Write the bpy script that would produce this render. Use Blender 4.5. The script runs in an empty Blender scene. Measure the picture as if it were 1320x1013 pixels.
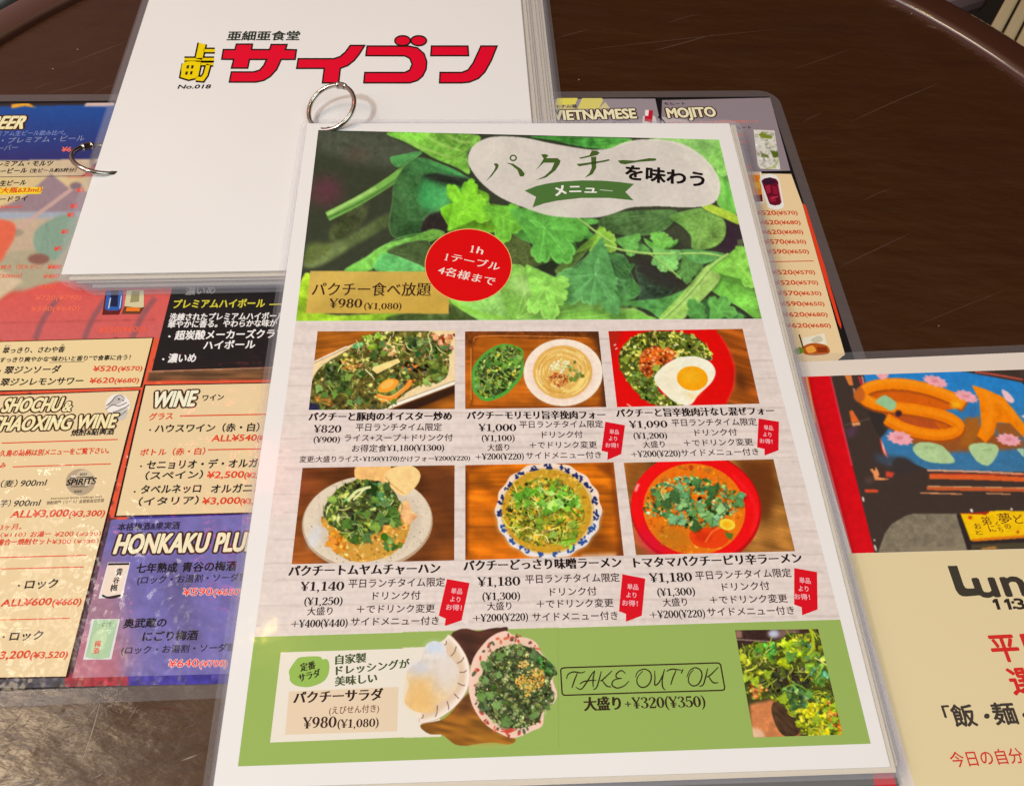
import bpy, math, random
import numpy as np
from mathutils import Matrix, Vector
from mathutils.geometry import tessellate_polygon

random.seed(7)
RNG = np.random.default_rng(11)
scene = bpy.context.scene
COL = scene.collection

# ------------------------------------------------------------------ camera
PW, PH = 1320.0, 1013.0            # pixel frame in which the prints were measured
FPX, PITCH, ROLL, CH = 1067.48, 1.00092, 0.05034, 0.28691
_F = np.array([0, math.cos(PITCH), -math.sin(PITCH)])
_R = np.array([1.0, 0, 0])
_U = np.cross(_R, _F)
R2 = math.cos(ROLL) * _R + math.sin(ROLL) * _U
U2 = -math.sin(ROLL) * _R + math.cos(ROLL) * _U
CAMP = np.array([0, 0, CH])
cam = bpy.data.cameras.new('camera')
cam.sensor_width = 36.0
cam.sensor_fit = 'HORIZONTAL'
cam.lens = FPX / PW * 36.0
cam.clip_start, cam.clip_end = 0.01, 50
camo = bpy.data.objects.new('camera', cam)
camo.matrix_world = Matrix(((R2[0], U2[0], -_F[0], 0), (R2[1], U2[1], -_F[1], 0),
                            (R2[2], U2[2], -_F[2], CH), (0, 0, 0, 1)))
COL.objects.link(camo)
scene.camera = camo

# ------------------------------------------------------------------ light
scene.view_settings.view_transform = 'Standard'
scene.view_settings.look = 'None'
scene.view_settings.exposure = 0.0
scene.view_settings.gamma = 1.0
scene.cycles.transparent_max_bounces = 64
world = bpy.data.worlds.new('World')
scene.world = world
world.use_nodes = True
wn, wl = world.node_tree.nodes, world.node_tree.links
wn.clear()
wo = wn.new('ShaderNodeOutputWorld')
wb = wn.new('ShaderNodeBackground')
tc = wn.new('ShaderNodeTexCoord')
sep = wn.new('ShaderNodeSeparateXYZ')
rz = wn.new('ShaderNodeValToRGB')       # dim dining room: dark walls, lighter ceiling
rz.color_ramp.elements[0].position = 0.0
rz.color_ramp.elements[0].color = (0.02, 0.013, 0.009, 1)
rz.color_ramp.elements[1].position = 1.0
rz.color_ramp.elements[1].color = (0.50, 0.42, 0.31, 1)
e = rz.color_ramp.elements.new(0.55); e.color = (0.022, 0.012, 0.009, 1)
e = rz.color_ramp.elements.new(0.66); e.color = (0.075, 0.045, 0.016, 1)
e = rz.color_ramp.elements.new(0.82); e.color = (0.16, 0.12, 0.08, 1)
rx = wn.new('ShaderNodeValToRGB')       # the lighter, reddish side of the room on the left
rx.color_ramp.elements[0].position = 0.12
rx.color_ramp.elements[0].color = (0.42, 0.24, 0.22, 1)
rx.color_ramp.elements[1].position = 0.48
rx.color_ramp.elements[1].color = (0, 0, 0, 1)
mx = wn.new('ShaderNodeMapRange'); mx.inputs[1].default_value = -1; mx.inputs[2].default_value = 1
add = wn.new('ShaderNodeMixRGB'); add.blend_type = 'ADD'; add.inputs[0].default_value = 1
wl.new(tc.outputs['Generated'], sep.inputs[0])
wl.new(sep.outputs['Z'], rz.inputs[0])
wl.new(sep.outputs['X'], mx.inputs[0])
wl.new(mx.outputs[0], rx.inputs[0])
wl.new(rz.outputs[0], add.inputs[1]); wl.new(rx.outputs[0], add.inputs[2])
wl.new(add.outputs[0], wb.inputs['Color']); wb.inputs['Strength'].default_value = 1.0
wl.new(wb.outputs[0], wo.inputs[0])

def area(name, loc, target, size, power, color):
    l = bpy.data.lights.new(name, 'AREA'); l.shape = 'DISK'; l.size = size
    l.energy = power; l.color = color
    o = bpy.data.objects.new(name, l); COL.objects.link(o)
    o.location = loc
    o.rotation_euler = (Vector(target) - Vector(loc)).to_track_quat('-Z', 'Y').to_euler()
    return o
area('key_lamp', (-0.86, -0.62, 1.42), (0, .22, 0), 0.13, 12.8, (0.885, 1.0, 1.08))
area('fill_lamp', (0.7, -0.9, 1.9), (0.05, .25, 0), 1.6, 13.6, (0.87, 1.0, 1.11))  # broad fill lamp, added unseen behind the camera to stay out of reflections
area('window_light', (-1.3, -0.2, 1.3), (-0.05, .2, 0), 0.9, 5, (0.92, 0.95, 1.0))
area('ceiling_lamp', (-1.05, 0.16, 1.45), (-0.16, .05, 0), 0.34, 5.2, (1.0, 0.76, 0.48))

area('wall_lamp', (-0.97, 0.56, 1.45), (-0.16, .09, 0), 0.16, 1.3, (1.0, 0.9, 0.76))
area('red_lantern_lamp', (-0.555, 0.80, 1.45), (-0.09, .13, 0), 0.10, 0.7, (1.0, 0.10, 0.12))
area('bulb_lamp', (-0.47, 0.435, 1.45), (-0.08, .07, 0), 0.035, 0.2, (1.0, 0.7, 0.15))

# ------------------------------------------------------------------ helpers
GAIN = 0.92
def lin1(c):
    c = c / 255.0
    return c / 12.92 if c <= 0.04045 else ((c + 0.055) / 1.055) ** 2.4
def alb(c): return tuple(min(0.9, lin1(v) / GAIN) for v in c)

MATS = {}
def principled(name):
    m = bpy.data.materials.new(name); m.use_nodes = True
    return m, m.node_tree.nodes, m.node_tree.links, m.node_tree.nodes['Principled BSDF']
def gloss_coat(nt, links, b, bump=0.02, scale=60.0):
    """laminate film over the print: smooth gloss with faint ripples"""
    b.inputs['Roughness'].default_value = 0.6
    b.inputs['Specular IOR Level'].default_value = 0.06
    b.inputs['Coat Weight'].default_value = 0.4
    b.inputs['Coat Roughness'].default_value = 0.12
    t = nt.new('ShaderNodeTexCoord'); n = nt.new('ShaderNodeTexNoise')
    n.inputs['Scale'].default_value = scale; n.inputs['Detail'].default_value = 3
    bp = nt.new('ShaderNodeBump'); bp.inputs['Strength'].default_value = bump
    bp.inputs['Distance'].default_value = 0.004
    links.new(t.outputs['Object'], n.inputs['Vector'])
    links.new(n.outputs['Fac'], bp.inputs['Height'])
    links.new(bp.outputs['Normal'], b.inputs['Coat Normal'])
    n2 = nt.new('ShaderNodeTexNoise'); n2.inputs['Scale'].default_value = 22; n2.inputs['Detail'].default_value = 6   # fingerprints and rubbed patches
    mr = nt.new('ShaderNodeMapRange'); mr.inputs[1].default_value = .35; mr.inputs[2].default_value = .65; mr.inputs[3].default_value = .05; mr.inputs[4].default_value = .2
    links.new(t.outputs['Object'], n2.inputs['Vector']); links.new(n2.outputs['Fac'], mr.inputs[0]); links.new(mr.outputs[0], b.inputs['Coat Roughness'])
def ink(c, bump=0.05):
    k = (tuple(c), bump)
    if k not in MATS:
        m, nt, lk, b = principled('printed_ink')
        b.inputs['Base Color'].default_value = (*alb(c), 1)
        gloss_coat(nt, lk, b, bump)
        MATS[k] = m
    return MATS[k]
def photo_mat(bump=0.05):
    k = ('photo', bump)
    if k not in MATS:
        m, nt, lk, b = principled('printed_photo')
        a = nt.new('ShaderNodeAttribute'); a.attribute_name = 'print'
        lk.new(a.outputs['Color'], b.inputs['Base Color'])
        gloss_coat(nt, lk, b, bump)
        MATS[k] = m
    return MATS[k]
def paper_mat(c=(230, 227, 222), bump=0.05):
    k = ('paper', tuple(c), bump)
    if k not in MATS:
        m, nt, lk, b = principled('laminated_paper')
        n = nt.new('ShaderNodeTexNoise'); n.inputs['Scale'].default_value = 9; n.inputs['Detail'].default_value = 5
        t = nt.new('ShaderNodeTexCoord'); lk.new(t.outputs['Object'], n.inputs['Vector'])
        r = nt.new('ShaderNodeMixRGB')
        a0 = alb(c); r.inputs[1].default_value = (*[v * .95 for v in a0], 1); r.inputs[2].default_value = (*[min(.95, v * 1.03) for v in a0], 1)
        lk.new(n.outputs['Fac'], r.inputs[0]); lk.new(r.outputs[0], b.inputs['Base Color'])
        gloss_coat(nt, lk, b, bump)
        MATS[k] = m
    return MATS[k]
def film_mat():
    if 'film' not in MATS:
        m, nt, lk, b = principled('clear_laminate_film')
        out = nt['Material Output']
        tr = nt.new('ShaderNodeBsdfTransparent'); tr.inputs[0].default_value = (.985, .985, .99, 1)
        mix = nt.new('ShaderNodeMixShader'); mix.inputs[0].default_value = 0.055
        b.inputs['Base Color'].default_value = (.72, .71, .74, 1)
        b.inputs['Roughness'].default_value = 0.16
        n = nt.new('ShaderNodeTexNoise'); n.inputs['Scale'].default_value = 140; n.inputs['Detail'].default_value = 4
        t = nt.new('ShaderNodeTexCoord'); lk.new(t.outputs['Object'], n.inputs['Vector'])
        bp = nt.new('ShaderNodeBump'); bp.inputs['Strength'].default_value = .12; bp.inputs['Distance'].default_value = .003
        lk.new(n.outputs['Fac'], bp.inputs['Height']); lk.new(bp.outputs[0], b.inputs['Normal'])
        lk.new(tr.outputs[0], mix.inputs[1]); lk.new(b.outputs[0], mix.inputs[2]); lk.new(mix.outputs[0], out.inputs[0])
        MATS['film'] = m
    return MATS['film']
def plain(name, c, rough=.5, metal=0.0, coat=0.0):
    k = (name, tuple(c))
    if k not in MATS:
        m, nt, lk, b = principled(name)
        b.inputs['Base Color'].default_value = (*c, 1); b.inputs['Roughness'].default_value = rough
        b.inputs['Metallic'].default_value = metal; b.inputs['Coat Weight'].default_value = coat
        n = nt.new('ShaderNodeTexNoise'); n.inputs['Scale'].default_value = 90
        mr = nt.new('ShaderNodeMapRange'); mr.inputs[3].default_value = max(0, rough - .06); mr.inputs[4].default_value = rough + .06
        lk.new(n.outputs['Fac'], mr.inputs[0]); lk.new(mr.outputs[0], b.inputs['Roughness'])
        MATS[k] = m
    return MATS[k]

def link(name, me, mats, parent=None):
    o = bpy.data.objects.new(name, me); COL.objects.link(o)
    for m in mats: me.materials.append(m)
    if parent is not None: o.parent = parent
    return o
def empty(name, M, label, cat, group=None):
    o = bpy.data.objects.new(name, None); COL.objects.link(o)
    o.empty_display_size = .02
    o.matrix_world = M; o['label'] = label; o['category'] = cat
    if group: o['group'] = group
    return o

def Q(Z, pts):
    ox, oy, s = Z
    return [(ox + x / s, oy + y / s) for x, y in pts]
def smooth(pts, closed=True, n=6):
    P = np.array(pts, float); N = len(P); out = []
    rng_ = range(N) if closed else range(N - 1)
    for i in rng_:
        if closed: p0, p1, p2, p3 = P[i - 1], P[i], P[(i + 1) % N], P[(i + 2) % N]
        else: p0, p1, p2, p3 = P[max(i - 1, 0)], P[i], P[i + 1], P[min(i + 2, N - 1)]
        for k in range(n):
            t = k / n
            out.append(.5 * ((2 * p1) + (-p0 + p2) * t + (2 * p0 - 5 * p1 + 4 * p2 - p3) * t * t + (-p0 + 3 * p1 - 3 * p2 + p3) * t ** 3))
    if not closed: out.append(P[-1])
    return [tuple(p) for p in out]
def oval(cx, cy, rx, ry, rot=0, n=40):
    c, s = math.cos(rot), math.sin(rot)
    return [(cx + rx * math.cos(a) * c - ry * math.sin(a) * s, cy + rx * math.cos(a) * s + ry * math.sin(a) * c)
            for a in [2 * math.pi * k / n for k in range(n)]]
def ribbon(pts, w, taper=0):
    P = np.array(pts, float); T = np.gradient(P, axis=0)
    T /= np.linalg.norm(T, axis=1)[:, None] + 1e-9
    N = np.stack([-T[:, 1], T[:, 0]], 1)
    ws = np.full(len(P), w / 2.0)
    if taper: ws *= 1 - taper * np.abs(np.linspace(-1, 1, len(P))) ** 2
    return [tuple(p) for p in P + N * ws[:, None]] + [tuple(p) for p in (P - N * ws[:, None])[::-1]]

# a printed sheet lying on a plane; its prints are given in measured picture points and put down ON that plane
LAY = 2.5e-5
class Sheet:
    def __init__(s, o, yaw, tilt, w, h):
        c, sn = math.cos(yaw), math.sin(yaw)
        s.ex = np.array([c, sn, 0]); e0 = np.array([-sn, c, 0])
        s.ey = e0 * math.cos(tilt) + np.array([0, 0, math.sin(tilt)])
        s.n = np.cross(s.ex, s.ey); s.o = np.array(o, float); s.w, s.h = w, h
        s.M = Matrix(((s.ex[0], s.ey[0], s.n[0], o[0]), (s.ex[1], s.ey[1], s.n[1], o[1]), (s.ex[2], s.ey[2], s.n[2], o[2]), (0, 0, 0, 1)))
    def L(s, P):
        P = np.atleast_2d(np.array(P, float))
        d = _F[None] * FPX + R2[None] * (P[:, :1] - PW / 2) + U2[None] * (PH / 2 - P[:, 1:2])
        t = ((s.o - CAMP) @ s.n) / (d @ s.n)
        W = CAMP + d * t[:, None] - s.o
        return np.stack([W @ s.ex, W @ s.ey], 1)

TXT = {}
def glyphs(body, off):
    k = (body, off)
    if k not in TXT:
        c = bpy.data.curves.new('t', 'FONT'); c.body = body; c.size = 1; c.resolution_u = 3; c.offset = off
        o = bpy.data.objects.new('t', c); COL.objects.link(o)
        dg = bpy.context.evaluated_depsgraph_get(); dg.update()
        me = bpy.data.meshes.new_from_object(o.evaluated_get(dg))
        V = np.array([v.co[:2] for v in me.vertices]); Fc = [tuple(p.vertices) for p in me.polygons]
        bpy.data.objects.remove(o); bpy.data.curves.remove(c); bpy.data.meshes.remove(me)
        TXT[k] = (V, Fc)
    return TXT[k]

# old-style figures with thick and thin strokes: advance, [(points, widths)]
def _loop(cx, cy, rx, ry, th, tn):
    a = [2 * math.pi * k / 14 for k in range(15)]
    return ([(cx + rx * math.cos(t), cy + ry * math.sin(t)) for t in a], [tn + (th - tn) * abs(math.cos(t)) ** 1.5 for t in a])
SERIF = {
 '0': (.56, [_loop(.28, .49, .19, .45, .13, .045)]),
 '1': (.50, [([(.27, .97), (.27, .02)], .125), ([(.08, .82), (.27, .95)], .05), ([(.08, .03), (.46, .03)], .05)]),
 '2': (.54, [([(.09, .70), (.12, .86), (.27, .95), (.42, .84), (.42, .66), (.28, .38), (.08, .10)], [.11, .07, .05, .11, .13, .08, .05]), ([(.06, .06), (.47, .06)], .11), ([(.46, .06), (.50, .24)], .05)]),
 '3': (.53, [([(.08, .78), (.14, .91), (.26, .95), (.40, .85), (.38, .66), (.22, .53)], [.11, .06, .05, .11, .10, .04]), ([(.22, .53), (.40, .44), (.45, .26), (.38, .08), (.23, .03), (.10, .09), (.07, .22)], [.04, .09, .13, .07, .045, .06, .11])]),
 '4': (.56, [([(.38, .95), (.04, .30)], .05), ([(.03, .27), (.54, .27)], .07), ([(.39, .97), (.39, .02)], .12), ([(.25, .03), (.52, .03)], .05)]),
 '5': (.53, [([(.12, .92), (.46, .92)], .11), ([(.13, .95), (.10, .52)], .05), ([(.10, .52), (.24, .61), (.38, .54), (.45, .33), (.38, .11), (.22, .03), (.10, .08), (.07, .20)], [.04, .05, .10, .13, .08, .045, .06, .11])]),
 '6': (.55, [_loop(.28, .31, .17, .29, .12, .045), ([(.44, .93), (.25, .84), (.13, .58), (.11, .32)], [.04, .07, .11, .12])]),
 '7': (.53, [([(.06, .91), (.49, .91)], .11), ([(.47, .90), (.33, .55), (.25, .25), (.24, .01)], [.05, .08, .11, .12]), ([(.07, .93), (.06, .76)], .05)]),
 '8': (.55, [_loop(.275, .73, .145, .22, .11, .045), _loop(.275, .27, .175, .25, .12, .045)]),
 '9': (.55, [_loop(.27, .66, .17, .29, .12, .045), ([(.11, .04), (.30, .13), (.42, .39), (.44, .65)], [.04, .07, .11, .12])]),
 '¥': (.58, [([(.06, .95), (.29, .46)], .11), ([(.52, .95), (.29, .46)], .055), ([(.29, .50), (.29, .02)], .11), ([(.08, .40), (.50, .40)], .05), ([(.08, .24), (.50, .24)], .05), ([(-.01, .96), (.19, .96)], .045), ([(.41, .96), (.59, .96)], .045), ([(.17, .03), (.41, .03)], .045)]),
 '(': (.31, [([(.28, 1.06), (.13, .76), (.09, .42), (.13, .08), (.28, -.22)], [.03, .08, .10, .08, .03])]),
 ')': (.31, [([(.03, 1.06), (.18, .76), (.22, .42), (.18, .08), (.03, -.22)], [.03, .08, .10, .08, .03])]),
 ',': (.26, [([(.12, .11), (.12, .0)], .12), ([(.16, .04), (.13, -.10), (.06, -.18)], [.07, .06, .03])]),
 '+': (.58, [([(.08, .40), (.50, .40)], .06), ([(.29, .64), (.29, .16)], .06)]),
}
def coriander(x, y, r, an, lobes=5, spread=1.65):
    lw = np.clip(RNG.normal(1, .16, lobes + 1), .6, 1.3)
    pts = [(-.9, -.035), (-.9, .035)]
    m = lobes * 18
    for k in range(m + 1):
        t = -spread + 2 * spread * k / m
        ph = (t + spread) / (2 * spread) * lobes
        f = ph - math.floor(ph)
        rr = (.60 + .36 * math.sin(math.pi * min(max(f, .015), .985)) ** .38) * (1 + (lw[min(int(ph), lobes - 1)] - 1) * math.sin(math.pi * f))
        rr *= .93 + .09 * abs(math.sin(3 * math.pi * f)) ** .6
        rr *= 1 - .28 * abs(t / spread) ** 2
        pts.append((rr * math.cos(t) * .95, rr * math.sin(t)))
    pts = [pts[1]] + pts[2:][::-1] + [pts[0]]
    c, s_ = math.cos(an), math.sin(an)
    return [(x + r * (p * c - q * s_), y + r * (p * s_ + q * c)) for p, q in pts]
class Print:
    """collects flat printed shapes and lettering of one printed element into one mesh"""
    def __init__(s, sheet, bump=0.05): s.sh = sheet; s.v = []; s.f = []; s.mi = []; s.m = []; s.bump = bump
    def mat(s, c):
        m = c if not isinstance(c, tuple) else ink(c, s.bump)
        if m not in s.m: s.m.append(m)
        return s.m.index(m)
    def raw(s, V, F, z, c):
        b = len(s.v); i = s.mat(c)
        s.v += [(x, y, z) for x, y in V]
        for f in F: s.f.append(tuple(b + k for k in f)); s.mi.append(i)
    def poly(s, pts, c, lay=1, Z=None):
        if Z: pts = Q(Z, pts)
        V = s.sh.L(pts)
        tri = tessellate_polygon([[Vector((x, y, 0)) for x, y in V]])
        s.raw(V, tri, lay * LAY, c); return s
    def line(s, pts, w, c, lay=2, Z=None, taper=0):
        if Z: w = w / Z[2]; pts = Q(Z, pts)
        closed = len(pts) > 3 and np.allclose(pts[-1], pts[1])
        P = np.array(pts[:-1] if closed else pts, float)
        if closed: P = P[:-1] if np.allclose(P[0], P[-1]) else P
        n = len(P)
        T = (np.roll(P, -1, 0) - P); T /= np.linalg.norm(T, axis=1)[:, None] + 1e-9
        Tn, Tp = T.copy(), np.roll(T, 1, 0)
        if not closed: Tn[-1] = Tn[-2]; Tp[0] = Tn[0]
        Nn, Np = np.stack([-Tn[:, 1], Tn[:, 0]], 1), np.stack([-Tp[:, 1], Tp[:, 0]], 1)
        M = Nn + Np; M /= np.linalg.norm(M, axis=1)[:, None] + 1e-9
        k = 1 / np.clip((M * Nn).sum(1), .5, 1)
        ws = np.full(n, w / 2.0)
        if taper: ws *= 1 - taper * np.abs(np.linspace(-1, 1, n)) ** 2
        off = M * (k * ws)[:, None]
        V = s.sh.L(np.r_[P + off, P - off])
        F = [(i, n + i, n + (i + 1) % n, (i + 1) % n) for i in range(n if closed else n - 1)]
        s.raw(V, F, lay * LAY, c)
        return s
    def text(s, body, p0, p1, h, c, st='r', lay=3, Z=None, slant=0.0):
        if Z: h = h / Z[2]; p0, p1 = Q(Z, [p0, p1])
        A, B, Cc = s.sh.L([p0, p1, (p0[0], p0[1] - h)])
        u = B - A; wd = np.linalg.norm(u); u /= wd; v = np.array([-u[1], u[0]])
        hl = abs((Cc - A) @ v)
        cjk = any(ord(ch) > 0x2E80 for ch in body)
        em = hl / (0.84 if cjk else 0.72)
        if st == 'M' and all(ch in SERIF for ch in body): return s.serif(body, A, u, v, wd, hl, c, lay)
        V, F = glyphs(body, 0.0)
        x0, x1 = V[:, 0].min(), V[:, 0].max(); sx = wd / (x1 - x0)
        if st == 'o': A = A + u * .09 * em; sx = (wd - .18 * em) / (x1 - x0)
        y = V[:, 1] + (0.07 if cjk else 0.0)
        def put(col, lay, ds=((0, 0),)):       # strokes are fattened by overprinting the glyph with small shifts
            for k, (dx, dy) in enumerate(ds):
                Y = (y + dy) * em; X = (V[:, 0] - x0) * sx + dx * em + slant * Y
                s.raw(A + X[:, None] * u + Y[:, None] * v, F, lay * LAY + k * 1.6e-6, col)
        def star(r, n): return [(r * math.cos(2 * math.pi * k / n + .39), r * math.sin(2 * math.pi * k / n + .39)) for k in range(n)]
        if st == 'r': put(c, lay, star(.013, 3))
        elif st == 'b': put(c, lay, star(.028, 5))
        elif st == 'h': put(c, lay, star(.036, 6) + [(0, 0)])
        elif st == 'm': put(c, lay, ((-.014, 0), (.014, 0)))
        elif st == 'M': put(c, lay, ((-.046, .006), (-.023, -.008), (0, .008), (.023, -.008), (.046, .006)))
        elif st == 'o':
            put((70, 35, 15), lay, star(.10, 14) + star(.055, 7)); put(c, lay + 1, star(.034, 8) + [(0, 0)])
        elif st == 'w':
            put((225, 215, 215), lay, star(.06, 8)); put(c, lay + 1, star(.012, 4))
        return s
    def serif(s, body, A, u, v, wd, hl, c, lay):
        adv = [SERIF[ch][0] for ch in body]; sx = wd / (sum(adv) - .04); x = -.02; k = 0
        for ch, ad in zip(body, adv):
            for st_, wds in SERIF[ch][1]:
                P = np.array(st_, float); W = np.array(wds, float) if not np.isscalar(wds) else np.full(len(P), wds)
                if len(P) > 2:
                    R_ = np.array(smooth(list(np.c_[P, W]), False, 4)); P, W = R_[:, :2], R_[:, 2]
                T = np.gradient(P, axis=0); T /= np.linalg.norm(T, axis=1)[:, None] + 1e-9
                N = np.stack([-T[:, 1], T[:, 0]], 1) * (W[:, None] * 1.18 + .012) / 2
                G = np.r_[P + N, P - N]; n = len(P)
                L_ = A + ((G[:, 0] + x) * sx)[:, None] * u + (G[:, 1] * hl)[:, None] * v
                s.raw(L_, [(i, n + i, n + i + 1, i + 1) for i in range(n - 1)], lay * LAY + (k % 12) * 1.6e-6, c); k += 1
            x += ad
        return s
    def build(s, name, parent, label=None):
        me = bpy.data.meshes.new(name); me.from_pydata(s.v, [], s.f)
        o = link(name, me, s.m, parent); me.polygons.foreach_set('material_index', s.mi); me.update()
        if label: o['label'] = label
        return o

# ------------------------------------------------------------------ printed pictures (colour per vertex)
class Pic:
    def __init__(s, x0, y0, x1, y1, base=(128, 128, 128), k=2):
        s.b = (x0, y0); s.k = k
        s.H, s.W = int((y1 - y0) * k), int((x1 - x0) * k)
        s.a = np.empty((s.H, s.W, 3)); s.a[:] = base
        s.z = (0, 0, 1)
        s.n1 = s.noise(6, 6); s.n2 = s.noise(2.2, 2.2)
    def noise(s, px, py, ang=0.0):
        """value noise in picture points with grain px along and py across"""
        yy, xx = np.mgrid[0:s.H, 0:s.W] / s.k
        c, sn = math.cos(ang), math.sin(ang)
        u, v = (xx * c + yy * sn) / px, (-xx * sn + yy * c) / py
        u -= u.min(); v -= v.min()
        g = RNG.random((int(v.max()) + 3, int(u.max()) + 3))
        i, j = v.astype(int), u.astype(int); fv, fu = v - i, u - j
        fv = fv * fv * (3 - 2 * fv); fu = fu * fu * (3 - 2 * fu)
        return (g[i, j] * (1 - fu) + g[i, j + 1] * fu) * (1 - fv) + (g[i + 1, j] * (1 - fu) + g[i + 1, j + 1] * fu) * fv - .5
    def T(s, pts):
        ox, oy, sc = s.z; P = np.array(pts, float)
        return np.stack([(ox + P[:, 0] / sc - s.b[0]) * s.k, (oy + P[:, 1] / sc - s.b[1]) * s.k], 1)
    def mask(s, P, soft=0):
        pad = int(soft * 2) + 1
        x0, y0 = max(int(P[:, 0].min()) - pad, 0), max(int(P[:, 1].min()) - pad, 0)
        x1, y1 = min(int(P[:, 0].max()) + pad + 2, s.W), min(int(P[:, 1].max()) + pad + 2, s.H)
        if x1 <= x0 or y1 <= y0: return None
        X = np.arange(x0, x1)[None] + .5; Y = np.arange(y0, y1)[:, None] + .5
        m = np.zeros((y1 - y0, x1 - x0), bool)
        for (ax, ay), (bx, by) in zip(P, np.roll(P, -1, 0)):
            if ay == by: continue
            c = (ay > Y) != (by > Y)
            m ^= c & (X < (bx - ax) * (Y - ay) / (by - ay) + ax)
        m = m.astype(float)
        if soft:
            for _ in range(2): m = blur(m, int(max(1, soft)))
        return (slice(y0, y1), slice(x0, x1)), m
    def poly(s, pts, col, a=1.0, soft=0, tex=0.0, sm=False, col2=None, gd=None, g=None):
        if sm: pts = smooth(pts, True, 5)
        P = s.T(pts); r = s.mask(P, soft * s.k)
        if r is None: return s
        sl, m = r; c = np.array(col, float)
        if col2 is not None:          # printed colour runs from col to col2 along gd
            yy, xx = np.mgrid[sl[0], sl[1]]
            d = np.array(gd if gd else (0, 1), float); q = xx * d[0] + yy * d[1]
            pr = P @ d; t = np.clip((q - pr.min()) / (pr.max() - pr.min() + 1e-6), 0, 1)[..., None]
            c = c * (1 - t) + np.array(col2, float) * t
        if tex: c = c * (1 + tex * ((s.n1 + s.n2 * .7)[sl] if g is None else g[sl]))[..., None]
        m = (m * a)[..., None]
        s.a[sl] = s.a[sl] * (1 - m) + c * m
        return s
    def line(s, pts, w, col, a=1.0, sm=True, taper=0, soft=0):
        if sm and len(pts) > 2: pts = smooth(pts, False, 5)
        return s.poly(ribbon(pts, w, taper), col, a, soft)
    def scat(s, reg, n, cols, r0, r1, kind='leaf', a=1.0, sm=True, jit=18):
        if kind == 'leaf' and n >= 60: n = int(n * 2.1); r0, r1 = r0 * .42, r1 * .72
        if sm: reg = smooth(reg, True, 4)
        R = np.array(reg); lo, hi = R.min(0), R.max(0); k = 0; tries = 0
        while k < n and tries < n * 12:
            tries += 1
            p = lo + (hi - lo) * RNG.random(2)
            ins = False
            for (ax, ay), (bx, by) in zip(R, np.roll(R, -1, 0)):
                if (ay > p[1]) != (by > p[1]) and p[0] < (bx - ax) * (p[1] - ay) / (by - ay) + ax: ins = not ins
            if not ins: continue
            k += 1
            c = np.clip(np.array(cols[RNG.integers(len(cols))], float) + RNG.normal(0, jit, 1) + RNG.normal(0, jit * .3, 3), 0, 255)
            r = r0 + (r1 - r0) * RNG.random(); an = RNG.random() * 6.283
            if kind == 'leaf':
                m = 9; rr = r * (.55 + .6 * RNG.random(m)); el = .45 + .5 * RNG.random()
                t = np.arange(m) * 6.283 / m
                x, y = rr * np.cos(t), rr * np.sin(t) * el
                pts = np.stack([p[0] + x * math.cos(an) - y * math.sin(an), p[1] + x * math.sin(an) + y * math.cos(an)], 1)
                if r > 7: s.poly(pts + np.array([1.5, 3.0]), c * .42, a * .30)
                s.poly(pts, c, a)
                if r > 6 and k % 4 == 0: s.poly(p + (pts - p) * .5 + RNG.normal(0, r * .15, 2), np.clip(c * 1.25 + 16, 0, 255), .6)
            elif kind == 'dot': s.poly(oval(p[0], p[1], r, r * (.5 + .4 * RNG.random()), an, 8), c, a)
            else:
                L = r * 4; b = (RNG.random() - .5) * r * 3
                d = np.array([math.cos(an), math.sin(an)]); nn = np.array([-d[1], d[0]])
                s.line([p - d * L / 2, p + nn * b, p + d * L / 2], max(r * .34, .8), c, a, taper=.5)
        return s
    def herb(s, x, y, r, an, c, lobes=3, soft=0):
        P = coriander(x, y, r, an, lobes); C = np.array(c, float)
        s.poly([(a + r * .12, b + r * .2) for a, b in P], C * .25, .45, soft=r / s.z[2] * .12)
        s.poly(P, C, 1, soft, .25)
        hi, lo = np.clip(C * 1.35 + 20, 0, 250), C * .7
        for k in range(lobes):
            t = an - 1.65 + 3.3 * (k + .5) / lobes
            q = (x + r * .8 * math.cos(t), y + r * .8 * math.sin(t))
            w = [(x + r * .75 * math.cos(t + d), y + r * .75 * math.sin(t + d)) for d in (-.22, 0)]
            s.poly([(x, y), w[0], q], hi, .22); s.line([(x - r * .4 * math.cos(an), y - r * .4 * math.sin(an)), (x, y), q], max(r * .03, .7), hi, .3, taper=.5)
        s.line(P[2:2 + len(P) // 2], max(r * .05, .8), hi, .5, sm=False)
        return s
    def herbs(s, reg, n, cols, r0, r1):
        R = np.array(smooth(reg, True, 4)); 
        for k in range(n):
            for _ in range(30):
                p = R.min(0) + np.ptp(R, axis=0) * RNG.random(2); ins = False
                for (ax, ay), (bx, by) in zip(R, np.roll(R, -1, 0)):
                    if (ay > p[1]) != (by > p[1]) and p[0] < (bx - ax) * (p[1] - ay) / (by - ay) + ax: ins = not ins
                if ins: break
            else: continue
            s.herb(p[0], p[1], r0 + (r1 - r0) * RNG.random(), RNG.random() * 6.28, np.clip(np.array(cols[RNG.integers(len(cols))], float) + RNG.normal(0, 12), 0, 255), int(RNG.integers(3, 6)))
        return s
    def clump(s, reg, amp):
        r = s.mask(s.T(smooth(reg, True, 4)), 2)
        if r is None: return s
        sl, m = r; n = s.noise(7, 5)[sl] * 1.2 + s.noise(3, 2.2)[sl]
        s.a[sl] *= (1 + amp * n * m)[..., None]; return s
    def grain(s, px, py, ang, amp, sel=None):
        n = s.noise(px, py, ang) + .5 * s.noise(px * .5, py * .5, ang)
        s.a *= (1 + amp * n)[..., None]; return s
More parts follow.
